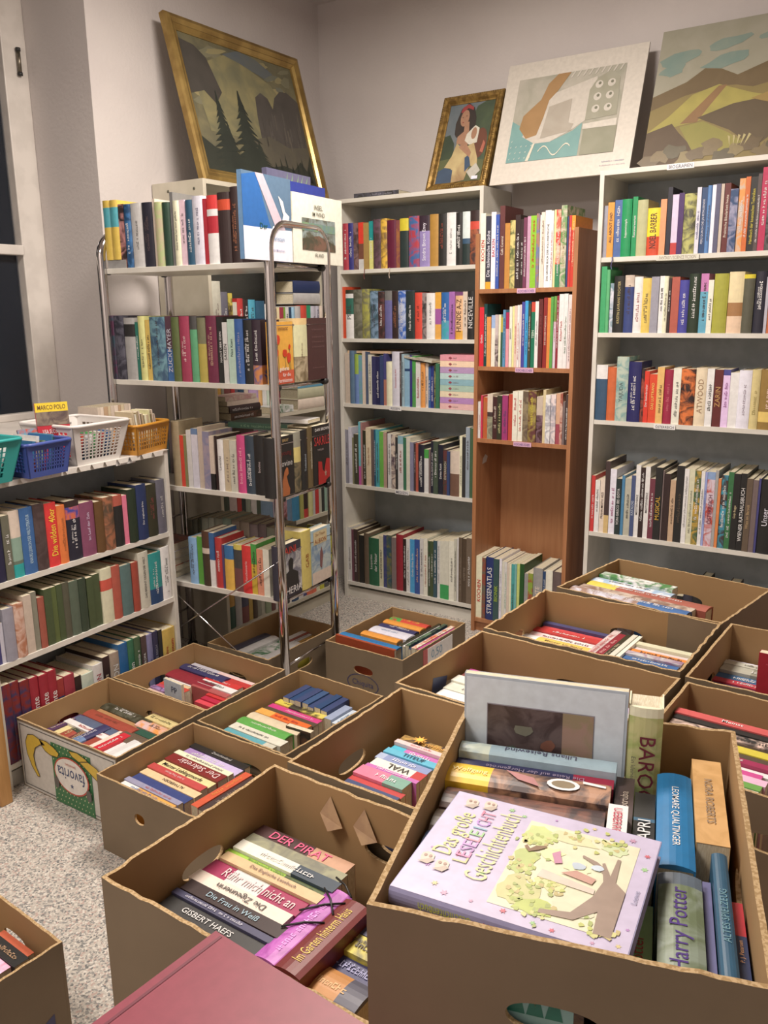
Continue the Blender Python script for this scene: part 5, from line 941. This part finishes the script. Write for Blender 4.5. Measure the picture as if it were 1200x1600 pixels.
def art_print(a, w, h):
    x0, z0, x1, z1 = .10, .17, .87, .86
    def F(spec, pts, k): P(a, spec, [(x0+(x1-x0)*x, z0+(z1-z0)*z) for x, z in pts], k, w, h)
    F('b4ada0=8f907c', [(0, 0), (1, 0), (1, 1), (0, 1)], 2)
    F('5f8f90=71a09c', [(0, 0), (0, .5), (.1, .42), (.2, .25), (.4, .2), (.6, .3), (.68, .38), (.68, 0)], 3)
    F('c3bcb0', [(.12, .3), (.22, .5), (.3, .75), (.45, .8), (.6, .85), (.75, .9), (.8, .6), (.7, .4), (.6, .32), (.4, .2), (.25, .2)], 4)
    F('a37a48=96703f', [(.08, .4), (.1, .55), (.25, .72), (.3, .9), (.38, 1), (.5, 1), (.4, .8), (.33, .7), (.3, .5), (.26, .3), (.16, .27)], 5)
    F('9c9282=aaa294', [(.3, .25), (.34, .62), (.55, .68), (.55, .4), (.6, .38), (.58, .3), (.45, .28)], 6)
    F('8b8a72=9c9a88', [(.7, .4), (.7, .75), (.76, .88), (.88, .95), (.96, .85), (.98, .42)], 5); F('7f8068=8f8e78', [(.7, 0), (.7, .3), (1, .3), (1, 0)], 5); F('c8c2b6', [(.69, .3), (.69, .36), (.99, .38), (.99, .3)], 6)
    for i in range(6): F('c4beb2', blob(.78+.11*(i % 2), .52+.14*(i//2), .035, .045, 12), 6); F('6f705c', blob(.785+.11*(i % 2), .53+.14*(i//2), .014, .018, 8), 7)
    for i in range(16): F('b9c4bb', [(.02+.05*(i % 5), .04+.07*(i//5)), (.035+.05*(i % 5), .055+.07*(i//5)), (.03+.05*(i % 5), .03+.07*(i//5))], 7)
    F('d2ccb8', [(.19, 0), (.24, .2), (.26, .2), (.22, 0)], 7)
    for i in range(14):
        q = i/14; x = .3+.3*q; z = .09+.06*math.sin(q*9); q2 = (i+1)/14; xx = .3+.3*q2; z2 = .09+.06*math.sin(q2*9); F('d2ccb8', [(x, z), (xx, z2), (xx, z2+.015), (x, z+.015)], 7)
    for i in range(9): F('c2bcb0', [(.5+.055*i, .93), (.53+.055*i, 1), (.545+.055*i, 1), (.515+.055*i, .93)], 6)
    put_marks(a, col('88a'), Vector((.88*w, -.001, .1*h)), Vector((1, 0, 0)), Vector((0, 0, 1)), .15*w, .006, random); put_marks(a, col('a9a'), Vector((.88*w, -.001, .07*h)), Vector((1, 0, 0)), Vector((0, 0, 1)), .17*w, .005, random)
picture('art_print', (.812, .03, 2.021), (1.427, .03, 2.021), (.79, .215, 2.535), .008, 0, None, 'unframed pale print with ochre and turquoise shapes leaning between the paintings', art_print, inner=col('cdc6ba'))
def art_land(a, w, h):
    R(a, '8c8a74=9a9684', 0, 0, w, h, 1)
    for i, (x, z, rx, rz) in enumerate(((.13, .78, .12, .05), (.1, .70, .08, .04), (.42, .84, .12, .04), (.42, .72, .14, .045), (.7, .86, .1, .03))): P(a, '66827a=7d8c7e', blob(x, z, rx, rz, 14, .2, i, .2), 2, w, h)
    rowpoly(a, '5f4c2c=6b5836', (.52, .56, .60, .68, .66, .60, .64, .68, .66, .68, .7), 3, w, h)
    rowpoly(a, '7a6a34=82703a', (.42, .46, .5, .52, .54, .53, .50, .52, .54, .55, .56), 4, w, h)
    P(a, '8c8438=a3973e', [(0, .26), (.12, .36), (.25, .5), (.4, .55), (.6, .46), (.72, .42), (.5, .36), (.35, .32), (.28, .3)], 5, w, h)
    P(a, '7c5a34=8a6438', [(.2, .3), (.3, .42), (.4, .54), (.45, .54), (.36, .4), (.3, .3)], 6, w, h)
    P(a, '4e3c28=584630', [(0, 0), (0, .26), (.15, .31), (.2, .24), (.32, .1), (.3, 0)], 6, w, h); P(a, '7f7c32=8d8436', [(.2, .28), (.34, .3), (.5, .2), (.62, .1), (.4, .06), (.3, .1)], 7, w, h)
    P(a, '4f4028=5a4a30', [(.3, .33), (.5, .4), (.7, .42), (.85, .36), (.8, .2), (.66, .08), (.5, .22)], 6, w, h); P(a, '8a7236=9a7e3a', [(.6, .42), (.72, .46), (1, .42), (1, .24), (.85, .24), (.8, .34)], 7, w, h)
    P(a, '9a7c3c=a6683a', [(.8, .5), (1, .54), (1, .6), (.85, .56)], 7, w, h)
    for i in range(14): P(a, ('5c4a2a', '6c5a34', '4d4428', '7a6a3c')[i % 4], blob(.04+.075*i, .05+.03*(i % 3), .06, .05, 12, .35, i), 8, w, h)
    for i in range(5): P(a, 'a99c62', [(.52+.02*i, .1), (.5+.03*i, .18), (.515+.03*i, .17)], 9, w, h)
picture('canvas_painting', (1.478, .02, 2.021), (2.10, .02, 2.021), (1.455, .22, 2.56), .02, 0, None, 'unframed painting of rolling brown and olive hills on the white end bookcase', art_land, inner=col('998'))

# ---------------------------------------------------------------- labels for the books
def norm(s): return s.lower()
from collections import Counter
def words4(s): return len(s.split())
cands = []
for o, c, t, h, row, i, n, lc, rc in BOOKS:
    base = o.name.split('.')[0].replace('_', ' ').replace('hardcover book', 'hardcover').replace('paperback book', 'paperback')
    sz = 'slim ' if t < .011 else 'thick ' if t > .042 else ''
    side = f'between {lc} and {rc} ones' if lc and rc and lc != rc else f'between two {lc} ones' if lc and rc else 'at one end'
    cands.append([f'{c} {base} {side}, {row}', f'{sz}{c} {base} {side}, {row}', f'{c} {base}, {ORD[min(i, len(ORD)-1)]} of {n} on {row}' if 'shelf' in row or 'row' in row else f'{c} {base}, {ORD[min(i, len(ORD)-1)]} of {n} spines in {row}'])
c0 = Counter(x[0] for x in cands); c1 = Counter(x[1] for x in cands)
for b, x in zip(BOOKS, cands):
    l = x[0] if c0[x[0]] == 1 else x[1] if c1[x[1]] == 1 else x[2]
    if len(l.split()) > 16: l = x[2]
    if len(l.split()) > 16: l = l.replace(' spines in', ' in').replace('large format book', 'large book').replace(' paperback', '').replace(' of trolley\'s', ' trolley')
    tag(b[0], l, 'book', 'books on the '+b[4] if 'shelf' in b[4] or 'row' in b[4] else 'books in the '+b[4])
